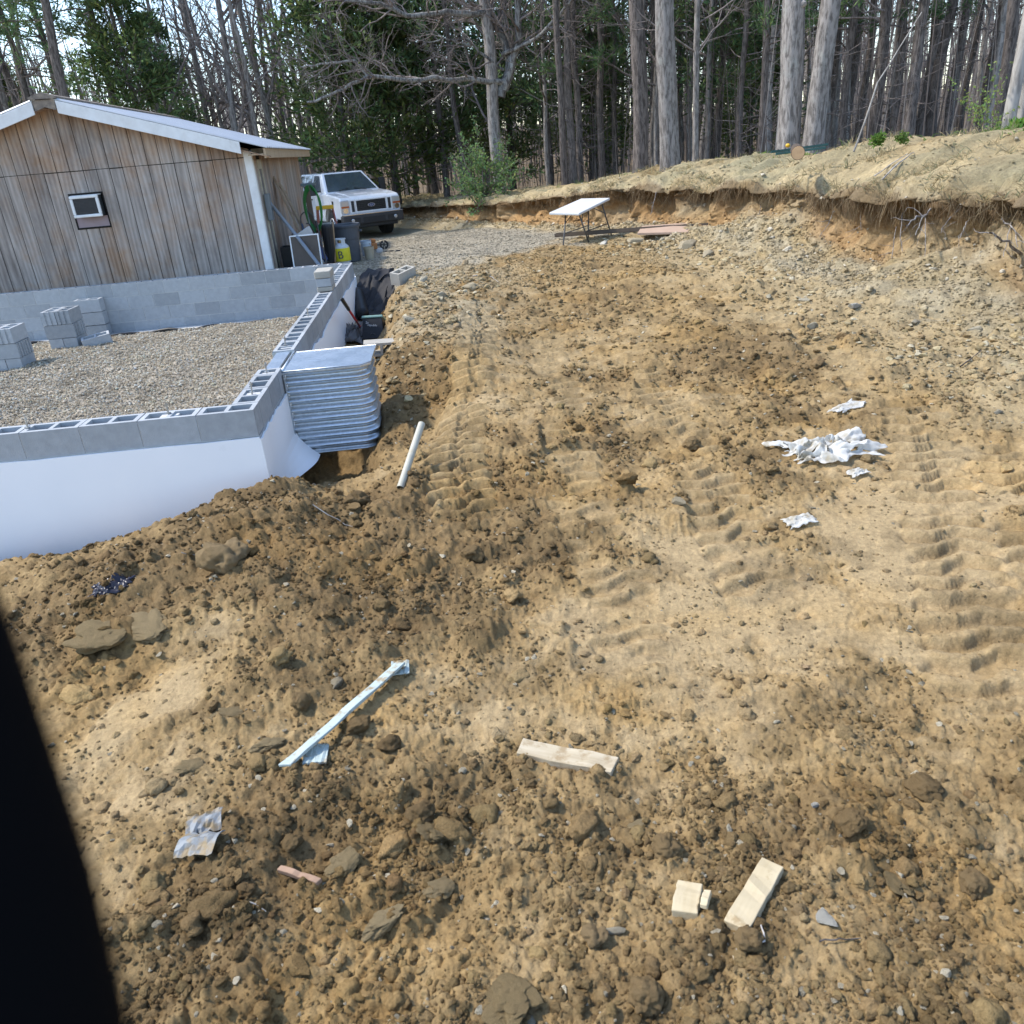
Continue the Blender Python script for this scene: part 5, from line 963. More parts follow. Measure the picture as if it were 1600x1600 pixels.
def plant(meshes, name, label, cat, x, y, rz=0., sc=1., group=None, z=None, lean=None):
    t = thing(name, label, cat, (x, y, (float(smooth_ground(np.array([x]), np.array([y]))[0]) if z is None else z) - .02), rz, group); t.scale = (sc, sc, sc * random.uniform(.95, 1.08))
    if lean: t.rotation_euler = (lean[0], lean[1], rz)
    for me in meshes: link(me.name.split('.')[0], me, t)
    return t
def pxY(px, Y, py=220): p = aty(px, py, Y); return p[0], p[1]
BARE = [bare_proto(s, H, r, nl) for s, H, r, nl in ((1, 13, .13, 13), (2, 12, .10, 12), (3, 14, .15, 14), (4, 11, .085, 11))]
CED = [cedar_proto(11, 10.5, 2.7), cedar_proto(12, 9, 2.4, .06, base=(.14, .18, .066)), cedar_proto(13, 11, 2.3, .2, 150, 46, base=(.115, .175, .078))]
PINE = [pine_proto(21), pine_proto(22, 16, .17, .5, 40), pine_proto(23, 14, .13, .36, 44, base=(.11, .18, .08)), pine_proto(24, 13, .14, .22, 58, base=(.11, .175, .075))]
# ---- left: pines behind the shed
for k, (px, Y, v, lab) in enumerate(((-14, 27, 0, 'pine with dark needles rising at the far left edge behind the shed roof'), (42, 29, 2, 'slim pine left of the shed ridge with a bare leaning lower trunk'), (104, 27, 1, 'pine with a long bare trunk right above the shed ridge'), (92, 31, 0, 'pine standing just behind the bare trunk above the shed ridge'), (22, 34, 1, 'distant pine seen through the gaps at the upper left'), (178, 30, 2, 'thin pine between the shed ridge and the dark evergreen'), (-60, 32, 0, 'pine outside the left edge whose branches reach into the picture'))):
    x, y = pxY(px, Y, 150); plant(PINE[v], 'pine_tree', lab, 'tree', x, y, k * 1.3, 1.0, 'pines behind the shed')
x, y = pxY(215, 29, 180); plant(CED[0], 'evergreen_tree', 'dark dense evergreen behind the right slope of the shed roof', 'tree', x, y, .5, .78, 'dark evergreens')
x, y = pxY(262, 33, 180); plant(CED[2], 'evergreen_tree', 'smaller dark evergreen half hidden by bare trunks behind the shed roof', 'tree', x, y, 2.5, .66, 'dark evergreens')
x, y = pxY(20, 38, 180); plant(CED[1], 'evergreen_tree', 'far dark evergreen low behind the left half of the shed roof', 'tree', x, y, 2.5, .7, 'dark evergreens')
# ---- bare trees fanning up behind the shed and truck
ORD = ['first', 'second', 'third', 'fourth', 'fifth', 'sixth', 'seventh', 'eighth', 'ninth', 'tenth', 'eleventh', 'twelfth', 'thirteenth', 'fourteenth', 'fifteenth', 'sixteenth', 'seventeenth', 'eighteenth', 'nineteenth', 'twentieth'] + ['twenty-' + q for q in ('first', 'second', 'third', 'fourth', 'fifth', 'sixth')]
FAN = [300, 322, 345, 372, 392, 410, 432, 452, 468, 486, 280, 505, 355, 440, 380, 250]
WP = [1314, 1365, 1394, 1417, 1438, 1459, 1477, 1322, 1500, 1190, 1342, 1528, 1290, 1155, 1110, 905, 940, 960, 880, 893, 715, 690, 662, 640, 1020]
for k, (px, Y, v, ln) in enumerate(((300, 30, 0, -.20), (322, 33, 1, -.16), (345, 29, 2, -.15), (372, 32, 3, -.13), (392, 30, 0, -.10), (410, 34, 1, -.12), (432, 31, 2, -.07), (452, 35, 3, -.06), (468, 32, 1, -.02), (486, 36, 0, .02), (280, 36, 3, -.22), (505, 38, 2, 0), (355, 37, 1, -.1), (440, 39, 0, -.05), (380, 41, 2, -.1), (250, 35, 1, -.12))):
    x, y = pxY(px, Y, 210); plant(BARE[v], 'bare_tree', 'leafless grey tree, %s from the left of the bare fan behind the shed and truck' % ORD[sorted(FAN).index(px)], 'tree', x, y, k * 2.1, random.uniform(.9, 1.1), 'bare trees behind the shed', lean=(0, ln))
# ---- dark cedars behind the truck and beyond the drive
for k, (px, Y, v, s, lab) in enumerate(((545, 31, 0, .95, 'dark cedar directly behind the white truck, leftmost of the clump'), (612, 32, 1, 1.08, 'broad dark cedar above the truck hood in the middle of the clump'), (676, 33, 0, 1.0, 'dark cedar at the right side of the clump behind the truck'), (735, 37, 2, 1.0, 'thin dark cedar behind the bare tree with long limbs'), (856, 31, 2, .92, 'loose cedar left of the two grey trunks on the bank'), (925, 33, 1, .86, 'dark cedar just left of the furrowed dark trunk on the bank'), (1122, 29, 2, .88, 'sparse cedar right of the slim trunk on the bank'), (1170, 32, 1, .8, 'dark cedar left of the lichened trunk on the bank'), (580, 38, 2, 1.05, 'tall cedar rising behind the clump beyond the truck'), (1060, 34, 2, .9, 'dark cedar seen between the pale trunk and the slim trunk'), (800, 36, 1, .9, 'cedar in shade behind the pale green shrub'))):
    x, y = pxY(px, Y, 250); plant(CED[v], 'cedar_tree', lab, 'tree', x, y, k * 1.7, s, 'cedars beyond the drive')
# ---- the spreading bare tree
x, y = pxY(779, 26.5, 285); g = np.random.default_rng(77); hz_ = float(smooth_ground(np.array([x]), np.array([y]))[0])
tm, ax, rad = trunk_mesh('trunk', g, 12, .20, .10, M_bark, (-.01, 0), 18, 40, .03, .3, .05); tb = TB()
hero = thing('bare_tree', 'big leafless tree whose long lichened limbs reach left over the truck', 'tree', (x, y, hz_ - .05)); link('trunk', tm, hero)
def limb(pts, Ys, r0, r1, kids=16, kl=1.1):
    P = np.array([aty(a, b, Y) - np.array([x, y, hz_ - .05]) for (a, b), Y in zip(pts, Ys)]); lb = TB(); n = len(P); Pf = np.stack([np.interp(np.linspace(0, n - 1, n * 4), range(n), P[:, c]) for c in range(3)], 1) + g.normal(0, .02, (n * 4, 3)); R = np.linspace(r0, r1, n * 4); lb.tube(Pf, R, 7); link('limb', lb.mesh('limb', M_lich), hero)
    for k in range(kids):
        f = g.uniform(.12, 1); i = min(int(f * (len(Pf) - 1)), len(Pf) - 2); t = unit(Pf[i + 1] - Pf[i]); a = unit(np.cross(t, g.normal(0, 1, 3))); branch(g, tb, Pf[i], t * .6 + a * .8 + np.array([0, 0, .15]), kl * g.uniform(.6, 1.5), R[i] * .35 + .006, 0, .03, (5, 4), .22)
limb([(790, 128), (720, 124), (640, 126), (575, 118), (535, 140), (480, 160)], (26.5, 26, 25.5, 25, 24.8, 24.5), .085, .03, 26)
limb([(770, 22), (700, 20), (640, 26), (590, 5), (530, 0)], (26.5, 26, 25.6, 25.2, 25), .09, .04, 20)
limb([(575, 118), (555, 95), (520, 98), (470, 105)], (25, 24.8, 24.6, 24.5), .045, .02, 14)
limb([(785, 85), (840, 60), (880, 20), (905, -20)], (26.5, 26, 25.6, 25.2), .06, .03, 14)
limb([(782, 150), (800, 90), (775, 40), (752, 0), (740, -60)], (26.5, 26.6, 26.8, 27, 27), .14, .08, 18, 1.5)
limb([(788, 140), (810, 60), (808, 0), (806, -60)], (26.5, 26.4, 26.3, 26.2), .12, .07, 16, 1.4)
limb([(786, 110), (740, 75), (700, 60), (660, 68)], (26.5, 26.2, 26, 25.8), .045, .015, 14)
link('crown', tb.mesh('crown', M_twig), hero)
# ---- leafing shrub
g = np.random.default_rng(5); x, y = pxY(762, 25.0, 290); zb = float(smooth_ground(np.array([x]), np.array([y]))[0]); sh = thing('leafing_shrub', 'shrub with fresh pale green leaves below the spreading bare tree', 'shrub', (x, y, zb)); tw = TB(); tb = TB(); PP = []; 
for k in range(70):
    a = g.uniform(0, 6.28); e = g.uniform(0, 1); P = path(g, (0, 0, .2 + e * 1.2), (math.cos(a) * .8, math.sin(a) * .8, .9), g.uniform(.8, 1.9), 6, .22, -.04); tw.tube(P, np.linspace(.014, .004, 7), 3); q = g.uniform(.15, 1, 60); i = np.minimum((q * 6).astype(int), 5); PP.append(P[i] + (P[i + 1] - P[i]) * (q * 6 - i)[:, None] + g.normal(0, .05, (60, 3)))
for k in range(5): tw.tube(path(g, (g.normal(0, .08), g.normal(0, .08), -.1), (g.normal(0, .15), g.normal(0, .15), 1), 2.2, 6, .12), np.linspace(.025, .012, 7), 4)
PP = np.concatenate(PP); V, C = sprays(g, PP, g.normal(0, 1, (len(PP), 3)) + np.array([0, 0, .2]), .085, .024, (.22, .33, .13), .25); tb.quads(V, C); link('branches', tw.mesh('branches', M_twig), sh); link('foliage', tb.mesh('foliage', M_leaf, False), sh); sh.scale = (1, 1, 1.0)
# ---- trunks standing on the bank
def stander(px, py, Y, r, mat, lab, lean=(0, 0), H=13, knots=0, name='tree', top=True, seed=0, lich=False):
    g = np.random.default_rng(seed + int(px)); p = aty(px, py, Y); zg = max(float(smooth_ground(np.array([p[0]]), np.array([p[1]]))[0]), p[2] - .35); t = thing(name, lab, 'tree', (p[0], p[1], zg - .05)); me, ax, rad = trunk_mesh('trunk', g, H, r, r * .62, mat, lean, 30, 70, .05, .22, .03); link('trunk', me, t)
    tw = TB()
    for k in range(6 if top else 10):
        z = g.uniform(H * .55, H) if top else g.uniform(1.2, H * .8); a = g.uniform(0, 6.28); branch(g, tw, ax(z), (math.cos(a), math.sin(a), .6), g.uniform(1.5, 3), r * .3, 0, .05, (5, 4, 2))
    for k in range(knots):
        z = 3.0 + .42 * k; a = -1.5 + g.normal(0, .5); q = ax(z) + rad(z) * .92 * np.array([math.cos(a), math.sin(a), 0]); b = TB(); b.tube(np.array([q, q + .06 * np.array([math.cos(a), math.sin(a), .3]), q + .09 * np.array([math.cos(a), math.sin(a), .3])]), [.075, .06, .0], 8); link('branch_stub', b.mesh('branch_stub', M_bark), t)
    link('crown', tw.mesh('crown', M_twig), t); return t
stander(1001, 252, 20.5, .185, M_pbark, 'dark furrowed trunk on the bank just left of the pale thick trunk', (-.012, 0), seed=1)
stander(1047, 249, 18.6, .215, M_bark, 'thick pale grey furrowed trunk standing on the crest of the dirt bank', (-.03, 0), seed=2)
stander(1089, 246, 19.2, .068, M_bark, 'slim straight young trunk with dead side twigs right of the pale thick trunk', (-.005, 0), top=False, seed=3)
stander(1228, 238, 18.0, .245, M_bark, 'thick trunk with knots and white lichen patches behind the sawn log', (-.02, 0), knots=3, seed=4)
stander(1268, 236, 17.6, .205, M_bark, 'thick trunk leaning right beside the lichened trunk behind the sawn log', (.045, 0), seed=5)
stander(1573, 200, 15.2, .105, M_lbark, 'pale smooth-barked forked tree at the right end of the bank', (.02, 0), top=False, seed=6)
stander(1597, 200, 15.6, .085, M_lbark, 'pale smooth trunk cut by the right edge of the picture', (.0, 0), seed=7)
stander(1553, 206, 19.5, .13, M_pbark, 'dark trunk just left of the pale forked tree', (-.01, 0), seed=8)
for k, (px, Y, r) in enumerate(((1314, 24, .12), (1365, 23, .16), (1394, 25, .12), (1417, 22.5, .155), (1438, 25, .15), (1459, 24, .15), (1477, 26, .14), (1322, 28, .12), (1500, 28, .11), (1190, 24, .09), (1342, 30, .12), (1528, 27, .12), (1290, 27, .13), (1155, 27, .1), (1110, 31, .12), (905, 27, .12), (940, 29, .13), (960, 31, .1), (880, 25, .07), (893, 26, .06), (715, 31, .12), (690, 32, .12), (662, 34, .1), (640, 36, .12), (1020, 30, .1))):
    x, y = pxY(px, Y, 215); v = 3 if px in (1110, 1155, 1190, 1314, 1365, 1394, 905, 960, 1020, 690) else k % 3; s = r / (.15, .17, .13, .14)[v]; t = plant(PINE[v], 'pine_tree', 'straight dark pine trunk, %s from the right in the shaded woods behind the bank' % ORD[sorted(WP)[::-1].index(px)], 'tree', x, y, k * 1.9, 1, 'pines in the woods behind the bank'); t.scale = (max(s, .75), max(s, .75), 1)
# ---- slimmer leafless trees filling the woods
n = 0
for k in range(400):
    a = random.uniform(-.62, .64); r = random.uniform(27, 47); x, y = r * math.sin(a), r * math.cos(a)
    D = float(bank_dist(np.array([x]), np.array([y]))[0][0])
    if (D < 3 and y < 33) or (-9 < x < -1 and y < 33): continue
    if x < -6 and y < 27: continue
    v = random.randrange(4); s = random.uniform(.75, 1.05); plant(BARE[v], 'bare_tree', 'slender leafless tree among the grey woods in the background', 'tree', x, y, random.uniform(0, 6.28), s, 'leafless trees filling the woods'); n += 1
    if n >= 62: break
# ---- far wood and undergrowth, past counting
def stems(name, label, n, r0, r1, h0, h1, w, cols, seed, twigs, amin=-.85, amax=.85, ok=None):
    g = np.random.default_rng(seed); a = g.uniform(amin, amax, n); r = np.sqrt(g.uniform(r0 * r0, r1 * r1, n)); x, y = r * np.sin(a), r * np.cos(a)
    if ok is not None: m = ok(x, y); x, y = x[m], y[m]; n = len(x)
    z = smooth_ground(x, y); h = g.uniform(h0, h1, n) * np.where(x > 4, 1.5, 1.0); W = w * g.uniform(.4, 1.5, n); ln = g.normal(0, .07, (n, 2)); base = np.stack([x, y, z - .1], 1); top = base + np.stack([ln[:, 0] * h, ln[:, 1] * h, h], 1); tb = TB(); ang = np.array([0, 2.1, 4.2]) 
    rb = np.stack([np.cos(ang), np.sin(ang), 0 * ang], 1); C = np.array(cols)[g.integers(0, len(cols), n)] * g.uniform(.6, 1.3, (n, 1))
    for k in range(3):
        b0, b1 = rb[k], rb[(k + 1) % 3]; V = np.stack([base + b0 * W[:, None], base + b1 * W[:, None], top + b1 * W[:, None] * .3, top + b0 * W[:, None] * .3], 1); tb.quads(V, C)
    if twigs:
        m = n * twigs; i = np.repeat(np.arange(n), twigs); f = g.uniform(.15, 1, m)[:, None]; p = base[i] + (top[i] - base[i]) * f; d = unit(g.normal(0, 1, (m, 3)) * np.array([1, 1, .5]) + np.array([0, 0, .5])); L = (h[i] * g.uniform(.08, .3, m))[:, None]; s = unit(np.cross(d, g.normal(0, 1, (m, 3)))) * (W[i] * .22)[:, None]; tb.tris(np.stack([p - s, p + s, p + d * L], 1), C[i] * .95)
    return tag(link(name, tb.mesh(name, M_leaf, False)), label, None, None, 'stuff')
BR = [(.34, .305, .28), (.28, .245, .225), (.40, .365, .34), (.23, .20, .18)]
stems('distant_woods', 'grey brown leafless woods far behind', 2600, 46, 88, 4, 9.5, .07, BR, 31, 16)
okw = lambda x, y: ((bank_dist(x, y)[0] > 4.0) | (y > 33)) & ~((x < -5) & (y < 28))
stems('undergrowth', 'tangled leafless brush and saplings between the trunks', 2300, 20, 46, .6, 3.8, .014, BR, 32, 9, ok=okw)

# ---- small fresh green plants and wires along the bank
def leafy(name, lab, px, py, Y, n, h, spread, base, leaf, seed):
    g = np.random.default_rng(seed); p = aty(px, py, Y); tw = TB(); tb = TB(); PP = []
    for k in range(n):
        a = g.uniform(0, 6.28); P = path(g, (0, 0, 0), (math.cos(a) * spread, math.sin(a) * spread, 1), h * g.uniform(.5, 1), 6, .16, -.02); tw.tube(P, np.linspace(.006, .002, 7), 3); q = g.uniform(.25, 1, 26); i = np.minimum((q * 6).astype(int), 5); PP.append(P[i] + (P[i + 1] - P[i]) * (q * 6 - i)[:, None] + g.normal(0, .03, (26, 3)))
    PP = np.concatenate(PP); V, C = sprays(g, PP, g.normal(0, 1, (len(PP), 3)) + np.array([0, 0, .3]), leaf, leaf * .3, base, .25); tb.quads(V, C); t = thing(name, lab, 'plant', (p[0], p[1], p[2])); link('stems', tw.mesh('stems', M_twig), t); link('foliage', tb.mesh('foliage', M_leaf, False), t)
leafy('leafing_sapling', 'sapling with small yellow green leaves beside the pale forked tree', 1535, 215, 15.5, 16, 1.5, .55, (.24, .33, .10), .06, 61)
leafy('green_tuft', 'bright green tuft on the crest below the dark pines, larger one', 1371, 222, 12.6, 22, .10, .9, (.13, .22, .05), .05, 62)
leafy('green_tuft', 'smaller green tuft just right of the bright tuft on the crest', 1412, 220, 12.6, 10, .08, .8, (.13, .20, .05), .045, 63)
leafy('green_tuft', 'low green plant at the foot of the pale forked tree', 1590, 206, 12.2, 22, .16, 1.0, (.16, .28, .05), .08, 64)
for q0, q1, lab in (((1365, 58, 22.8), (1592, -4, 15.6), 'upper thin pale wire stretched between trunks at the upper right'), ((1272, 120, 17.5), (1556, 66, 19.4), 'lower thin pale wire stretched between trunks at the right')):
    a, b = aty(*q0), aty(*q1); P = np.array([a + (b - a) * t - np.array([0, 0, .1 * math.sin(math.pi * t)]) for t in np.linspace(0, 1, 14)]); tb = TB(); tb.tube(P, np.full(14, .0045), 5); tag(link('wire', tb.mesh('wire', M_leg)), lab, 'wire')
# ================================================================== LOOSE CLODS, STONES, GRAVEL
M_clod = attr_mat('clod', 'col', True, .95, ((2.2, .02), (7, .008)), .30, 2.5)
M_clod1 = attr_mat('clod_single', 'col', False, .95, ((30, .012), (110, .005)), .30, 30)
def lump_mesh(name, seed, sub, rough=.35, squash=(1, 1, .75), angular=0.0, mat=None, r=1.0, colr=None):
    bm = bmesh.new(); bmesh.ops.create_icosphere(bm, subdivisions=sub, radius=1); g = random.Random(seed); o = Vector((seed * 3.7, seed * 1.3, seed * 7.1)); pl = [(Vector((g.gauss(0, 1), g.gauss(0, 1), g.gauss(0, 1))).normalized(), g.uniform(.34, .72)) for _ in range(8)]
    for v in bm.verts:
        d = v.co.normalized(); k = 1 + rough * (mnoise.noise(d * 1.3 + o) + .55 * mnoise.noise(d * 3.1 + o) + .3 * mnoise.noise(d * 7 + o) + .18 * mnoise.noise(d * 15 + o))
        p = d * k
        if angular:
            for n, c in pl:
                e = p.dot(n) - c
                if e > 0: p -= n * e * angular
        v.co = Vector((p.x * squash[0], p.y * squash[1], p.z * squash[2])) * r
    me = bpy.data.meshes.new(name); bm.to_mesh(me); bm.free(); me.materials.append(mat or M_clod)
    if angular < .5: me.polygons.foreach_set('use_smooth', np.ones(len(me.polygons), dtype=bool))
    if colr is not None:
        at = me.attributes.new('col', 'FLOAT_COLOR', 'POINT'); c = np.ones((len(me.vertices), 4), dtype=np.float32); c[:, :3] = colr; at.data.foreach_set('color', c.ravel())
    return me
PROTO = bpy.data.collections.new('clod_kinds'); KN = []
for k, (sub, ro, sq, an) in enumerate(((3, .45, (1, 1, .8), .0), (3, .55, (1.2, .9, .7), .0), (3, .4, (1, 1.1, .9), .4), (3, .6, (.9, 1.2, .7), .2), (2, .4, (1.2, .9, .6), .9), (2, .3, (1.3, 1, .4), .95), (2, .35, (1, .9, .8), .9))):
    o = bpy.data.objects.new('kind_%d' % k, lump_mesh('kind_%d' % k, k + 2, sub, ro, sq, an)); PROTO.objects.link(o)
def scatter(name, label, P, S, C, K, tilt=3.2, parent=None, only=None):
    n = len(P); me = np_mesh(name, P, np.zeros((0, 3), dtype=np.int32), {'col': C, 'size': S}); g = np.random.default_rng(n)
    a = me.attributes.new('turn', 'FLOAT_VECTOR', 'POINT'); a.data.foreach_set('vector', (g.uniform(-1, 1, (n, 3)) * np.array([tilt * .12, tilt * .12, 3.14])).astype(np.float32).ravel())
    a = me.attributes.new('kind_id', 'INT', 'POINT'); a.data.foreach_set('value', K.astype(np.int32))
    o = link(name, me); ng = bpy.data.node_groups.new(name, 'GeometryNodeTree'); ng.interface.new_socket('Geometry', in_out='INPUT', socket_type='NodeSocketGeometry'); ng.interface.new_socket('Geometry', in_out='OUTPUT', socket_type='NodeSocketGeometry')
    N, L = ng.nodes, ng.links; gi, go = N.new('NodeGroupInput'), N.new('NodeGroupOutput'); ip = N.new('GeometryNodeInstanceOnPoints'); ci = N.new('GeometryNodeCollectionInfo'); ci.inputs['Collection'].default_value = PROTO; ci.inputs['Separate Children'].default_value = True; ci.inputs['Reset Children'].default_value = True
    def na(nm, ty): q = N.new('GeometryNodeInputNamedAttribute'); q.data_type = ty; q.inputs['Name'].default_value = nm; return q.outputs['Attribute']
    L.new(gi.outputs[0], ip.inputs['Points']); L.new(ci.outputs[0], ip.inputs['Instance']); ip.inputs['Pick Instance'].default_value = True; L.new(na('kind_id', 'INT'), ip.inputs['Instance Index']); L.new(na('turn', 'FLOAT_VECTOR'), ip.inputs['Rotation']); L.new(na('size', 'FLOAT'), ip.inputs['Scale']); L.new(ip.outputs[0], go.inputs[0])
    me.materials.append(M_clod); o.modifiers.new('scatter', 'NODES').node_group = ng; return tag(o, label, None, None, 'stuff')
g = np.random.default_rng(99)
# worked soil
n = 150000; r = np.exp(g.uniform(math.log(1.25), math.log(15.5), n)); a = g.uniform(math.radians(42), math.radians(140), n); x, y = r * np.cos(a), r * np.sin(a); D = bank_dist(x, y)[0]; u, v = floc(x, y)
tmk = track_field(x, y)[0]; z0, c0, lo = soil(x, y); clus = sstep(-.25, .5, fbm(x / .45, y / .45, 3, 201) + .35 * fbm(x / .12, y / .12, 2, 202))
keep = (g.uniform(0, 1, n) < (.27 + .73 * sstep(.15, .7, lo)) * (.25 + .75 * clus) * (1 - .75 * tmk)) & (D < .5) & ~((u < .25) & (v > -.02) & (v < 8.4)) & ~((u > 0) & (u < .8) & (v > 1.1) & (v < 2))
x, y, z0, c0, r = x[keep], y[keep], z0[keep], c0[keep], r[keep]; n = len(x); s = np.maximum(.0035, r * .0011) * (1 + g.pareto(2.1, n)); s = np.minimum(s, .012 + .05 * g.uniform(0, 1, n) ** 3 + .0012 * r)
zz = smooth_ground(x, y) + z0 + s * g.uniform(-.35, .35, n); C = c0 * g.uniform(.85, 1.35, (n, 1)) * (1 + g.normal(0, .012, (n, 3))); k = g.choice([0, 1, 2, 3, 4, 6, 5], n, p=[.2, .2, .2, .18, .08, .08, .06])
pale = g.uniform(0, 1, n) < .06; C[pale] = np.array([.52, .45, .32]) * g.uniform(.6, 1.25, (pale.sum(), 1)); k[pale] = g.choice([4, 5, 6], pale.sum()); s[pale] = np.minimum(s[pale] * 1.25, .016 + .001 * r[pale])
scatter('loose_soil', 'loose clods and crumbs of yellow brown soil', np.c_[x, y, zz], s, np.clip(C, .02, .7), k)
# rubble on the bank
n = 42000; ss_ = g.choice(BS[60:], n) + g.normal(0, .02, n); ss_ = np.clip(ss_, BS[0], BS[-1]); tt_ = np.where(g.uniform(0, 1, n) < .72, g.uniform(.01, .42, n) ** 1.0, g.uniform(.42, .9, n)); bp_, bc_, tl_ = bank_surface(ss_, tt_); rr_ = np.hypot(bp_[:, 0], bp_[:, 1])
cl = sstep(-.3, .4, fbm(ss_ / .7, tt_ * 6, 3, 203)); kp = (g.uniform(0, 1, n) < np.where(tt_ < .42, .25 + .75 * cl, .25)); bp_, bc_, rr_, tt_ = bp_[kp], bc_[kp], rr_[kp], tt_[kp]; n = len(bp_)
s = np.minimum(rr_ * .0010 * (1 + g.pareto(2.3, n)), .015 + .045 * g.uniform(0, 1, n) ** 3); C = bc_ * g.uniform(.85, 1.3, (n, 1)); pl_ = g.uniform(0, 1, n) < .08; C[pl_] = np.array([.52, .46, .35]) * g.uniform(.75, 1.2, (pl_.sum(), 1))
scatter('bank_rubble', 'stones and crumbs of earth on the face of the bank', bp_ + np.array([0, 0, .2]) * s[:, None], s, np.clip(C, .02, .7), g.choice([0, 1, 4, 5, 6, 2], n, p=[.15, .1, .25, .25, .2, .05]))
# pale rubble where the bank was pushed out, and beside the wall
def patch(pts, n, smin, smax, rad, cols, name, label):
    X = []; 
    for (px, py, w) in pts: p = hit(px, py); m = int(n * w); X.append(np.stack([p[0] + g.normal(0, rad * w ** .5, m), p[1] + g.normal(0, rad * 1.3 * w ** .5, m)], 1))
    X = np.concatenate(X); m = len(X); u_, v_ = floc(X[:, 0], X[:, 1]); ok = ~((u_ < .3) & (v_ > -.1) & (v_ < 8.5)); X = X[ok]; m = len(X); s = smin + (smax - smin) * g.uniform(0, 1, m) ** 7
    Z = ground_z(X[:, 0], X[:, 1]) + s * .25; C = np.array(cols)[g.integers(0, len(cols), m)] * g.uniform(.75, 1.2, (m, 1)); scatter(name, label, np.c_[X, Z], s, np.clip(C, .02, .7), g.choice([4, 5, 6, 2], m, p=[.35, .35, .2, .1]), 2.2)
RUB = [(.44, .36, .21), (.38, .285, .15), (.48, .42, .29), (.31, .22, .11), (.35, .26, .135)]
patch([(660, 470, .6), (700, 440, .6), (640, 520, .5), (610, 590, .3), (620, 450, .5), (980, 385, .6), (1060, 385, .8), (1130, 400, .7), (1180, 430, .4), (1010, 375, .5), (740, 440, .4), (690, 500, .4), (1230, 470, .3), (1320, 520, .25), (1450, 560, .25), (1530, 600, .3), (1560, 540, .3)], 800, .009, .055, .65, RUB, 'broken_rock', 'pale broken rock strewn at the edges of the dug ground')
# gravel inside the walls and on the drive
n = 74000; u = -.2 - 6.2 * g.uniform(0, 1, n) ; v = .2 + 7.5 * g.uniform(0, 1, n); xw, yw, _ = fworld(u, v); GC = [(.60, .53, .41), (.52, .43, .31), (.64, .60, .51), (.44, .36, .26), (.57, .47, .32)]
s = g.uniform(.006, .0125, n) * (1 + .7 * (g.uniform(0, 1, n) < .06)); C = np.array(GC)[g.integers(0, 5, n)] * g.uniform(.85, 1.3, (n, 1)) * (.85 + .3 * (fbm(u / .6, v / .6, 3, 104) * .5 + .5))[:, None]
scatter('gravel_stones', 'loose tan pea gravel covering the floor inside the walls', np.c_[xw, yw, FO[2] + grav_z(u, v) + .012 + s * .2], s, np.clip(C, .02, .7), g.choice([4, 6, 2, 0], n))
n = 34000; y = 12 + 14 * g.uniform(0, 1, n) ** 1.3; x = -3.8 + g.uniform(0, 1, n) * (7.2 - .05 * y); D = bank_dist(x, y)[0]; z0, c0, lo = soil(x, y); cb = np.abs(c0 - np.array([.30, .262, .195])).sum(1) < .25; u_, v_ = floc(x, y); kp = (D < -.1) & cb & ~((u_ < .6) & (v_ < 8.5)); x, y, z0, c0 = x[kp], y[kp], z0[kp], c0[kp]; n = len(x)
s = g.uniform(.008, .02, n) * (1 + 1.2 * (g.uniform(0, 1, n) < .03)); scatter('drive_gravel', 'crushed stone scattered over the gravel drive', np.c_[x, y, smooth_ground(x, y) + z0 + s * .2], s, np.clip(c0 * g.uniform(.85, 1.6, (n, 1)), .02, .7), g.choice([4, 5, 6], n))
# ---- grass and hanging roots on the bank
def bank_blades(name, label, n, tlo, thi, lmin, lmax, cols, hang, seed, wid=.006, per=6, thr=-.05):
    g = np.random.default_rng(seed); s = np.clip(g.choice(BS[40:], n) + g.normal(0, .03, n), BS[0], BS[-1]); t = g.uniform(tlo, thi, n); P, c, tl = bank_surface(s, t); ok = fbm(s / .8, t * 9, 3, seed) + (.12 if hang else 0) * (1 - tl) > thr; P = P[ok]; m = len(P); P = np.repeat(P, per, 0) + g.normal(0, .05, (m * per, 3)) * np.array([1, 1, .1]); m = len(P)
    d = unit(g.normal(0, 1, (m, 3)) * (np.array([.35, .35, .2]) if hang else np.array([.9, .9, .3])) + np.array([0, 0, -1.0 if hang else .75])); L = g.uniform(lmin, lmax, m)[:, None]; S = unit(np.cross(d, g.normal(0, 1, (m, 3)))) * wid * (1 if hang else g.uniform(.6, 1.5, m)[:, None]); q = P + d * L * .55; e = q + unit(d + np.array([0, 0, -.25 if hang else -.7]) + g.normal(0, .25, (m, 3))) * L * .45
    C = np.array(cols)[g.integers(0, len(cols), m)] * g.uniform(.7, 1.25, (m, 1)); tb = TB(); tb.quads(np.stack([P - S, P + S, q + S * .7, q - S * .7], 1), C); tb.tris(np.stack([q - S * .7, q + S * .7, e], 1), C); return tag(link(name, tb.mesh(name, M_leaf, False)), label, None, None, 'stuff')
bank_blades('dry_grass', 'flattened straw and grey green grass on top of the bank', 4200, .60, .93, .06, .24, [(.44, .36, .21), (.40, .32, .18), (.36, .30, .18), (.24, .25, .15)], False, 301, .005, 7, .2)
bank_blades('green_grass', 'tufts of fresh green grass along the crest of the bank', 500, .80, .92, .08, .26, [(.14, .24, .05), (.18, .28, .07)], False, 302, .006, 10, .38)
bank_blades('root_fibres', 'thin roots and dead grass hanging from the undercut edge of the bank', 2200, .53, .62, .08, .42, [(.24, .17, .10), (.17, .12, .07), (.34, .27, .17)], True, 303, .004, 4, -.02)
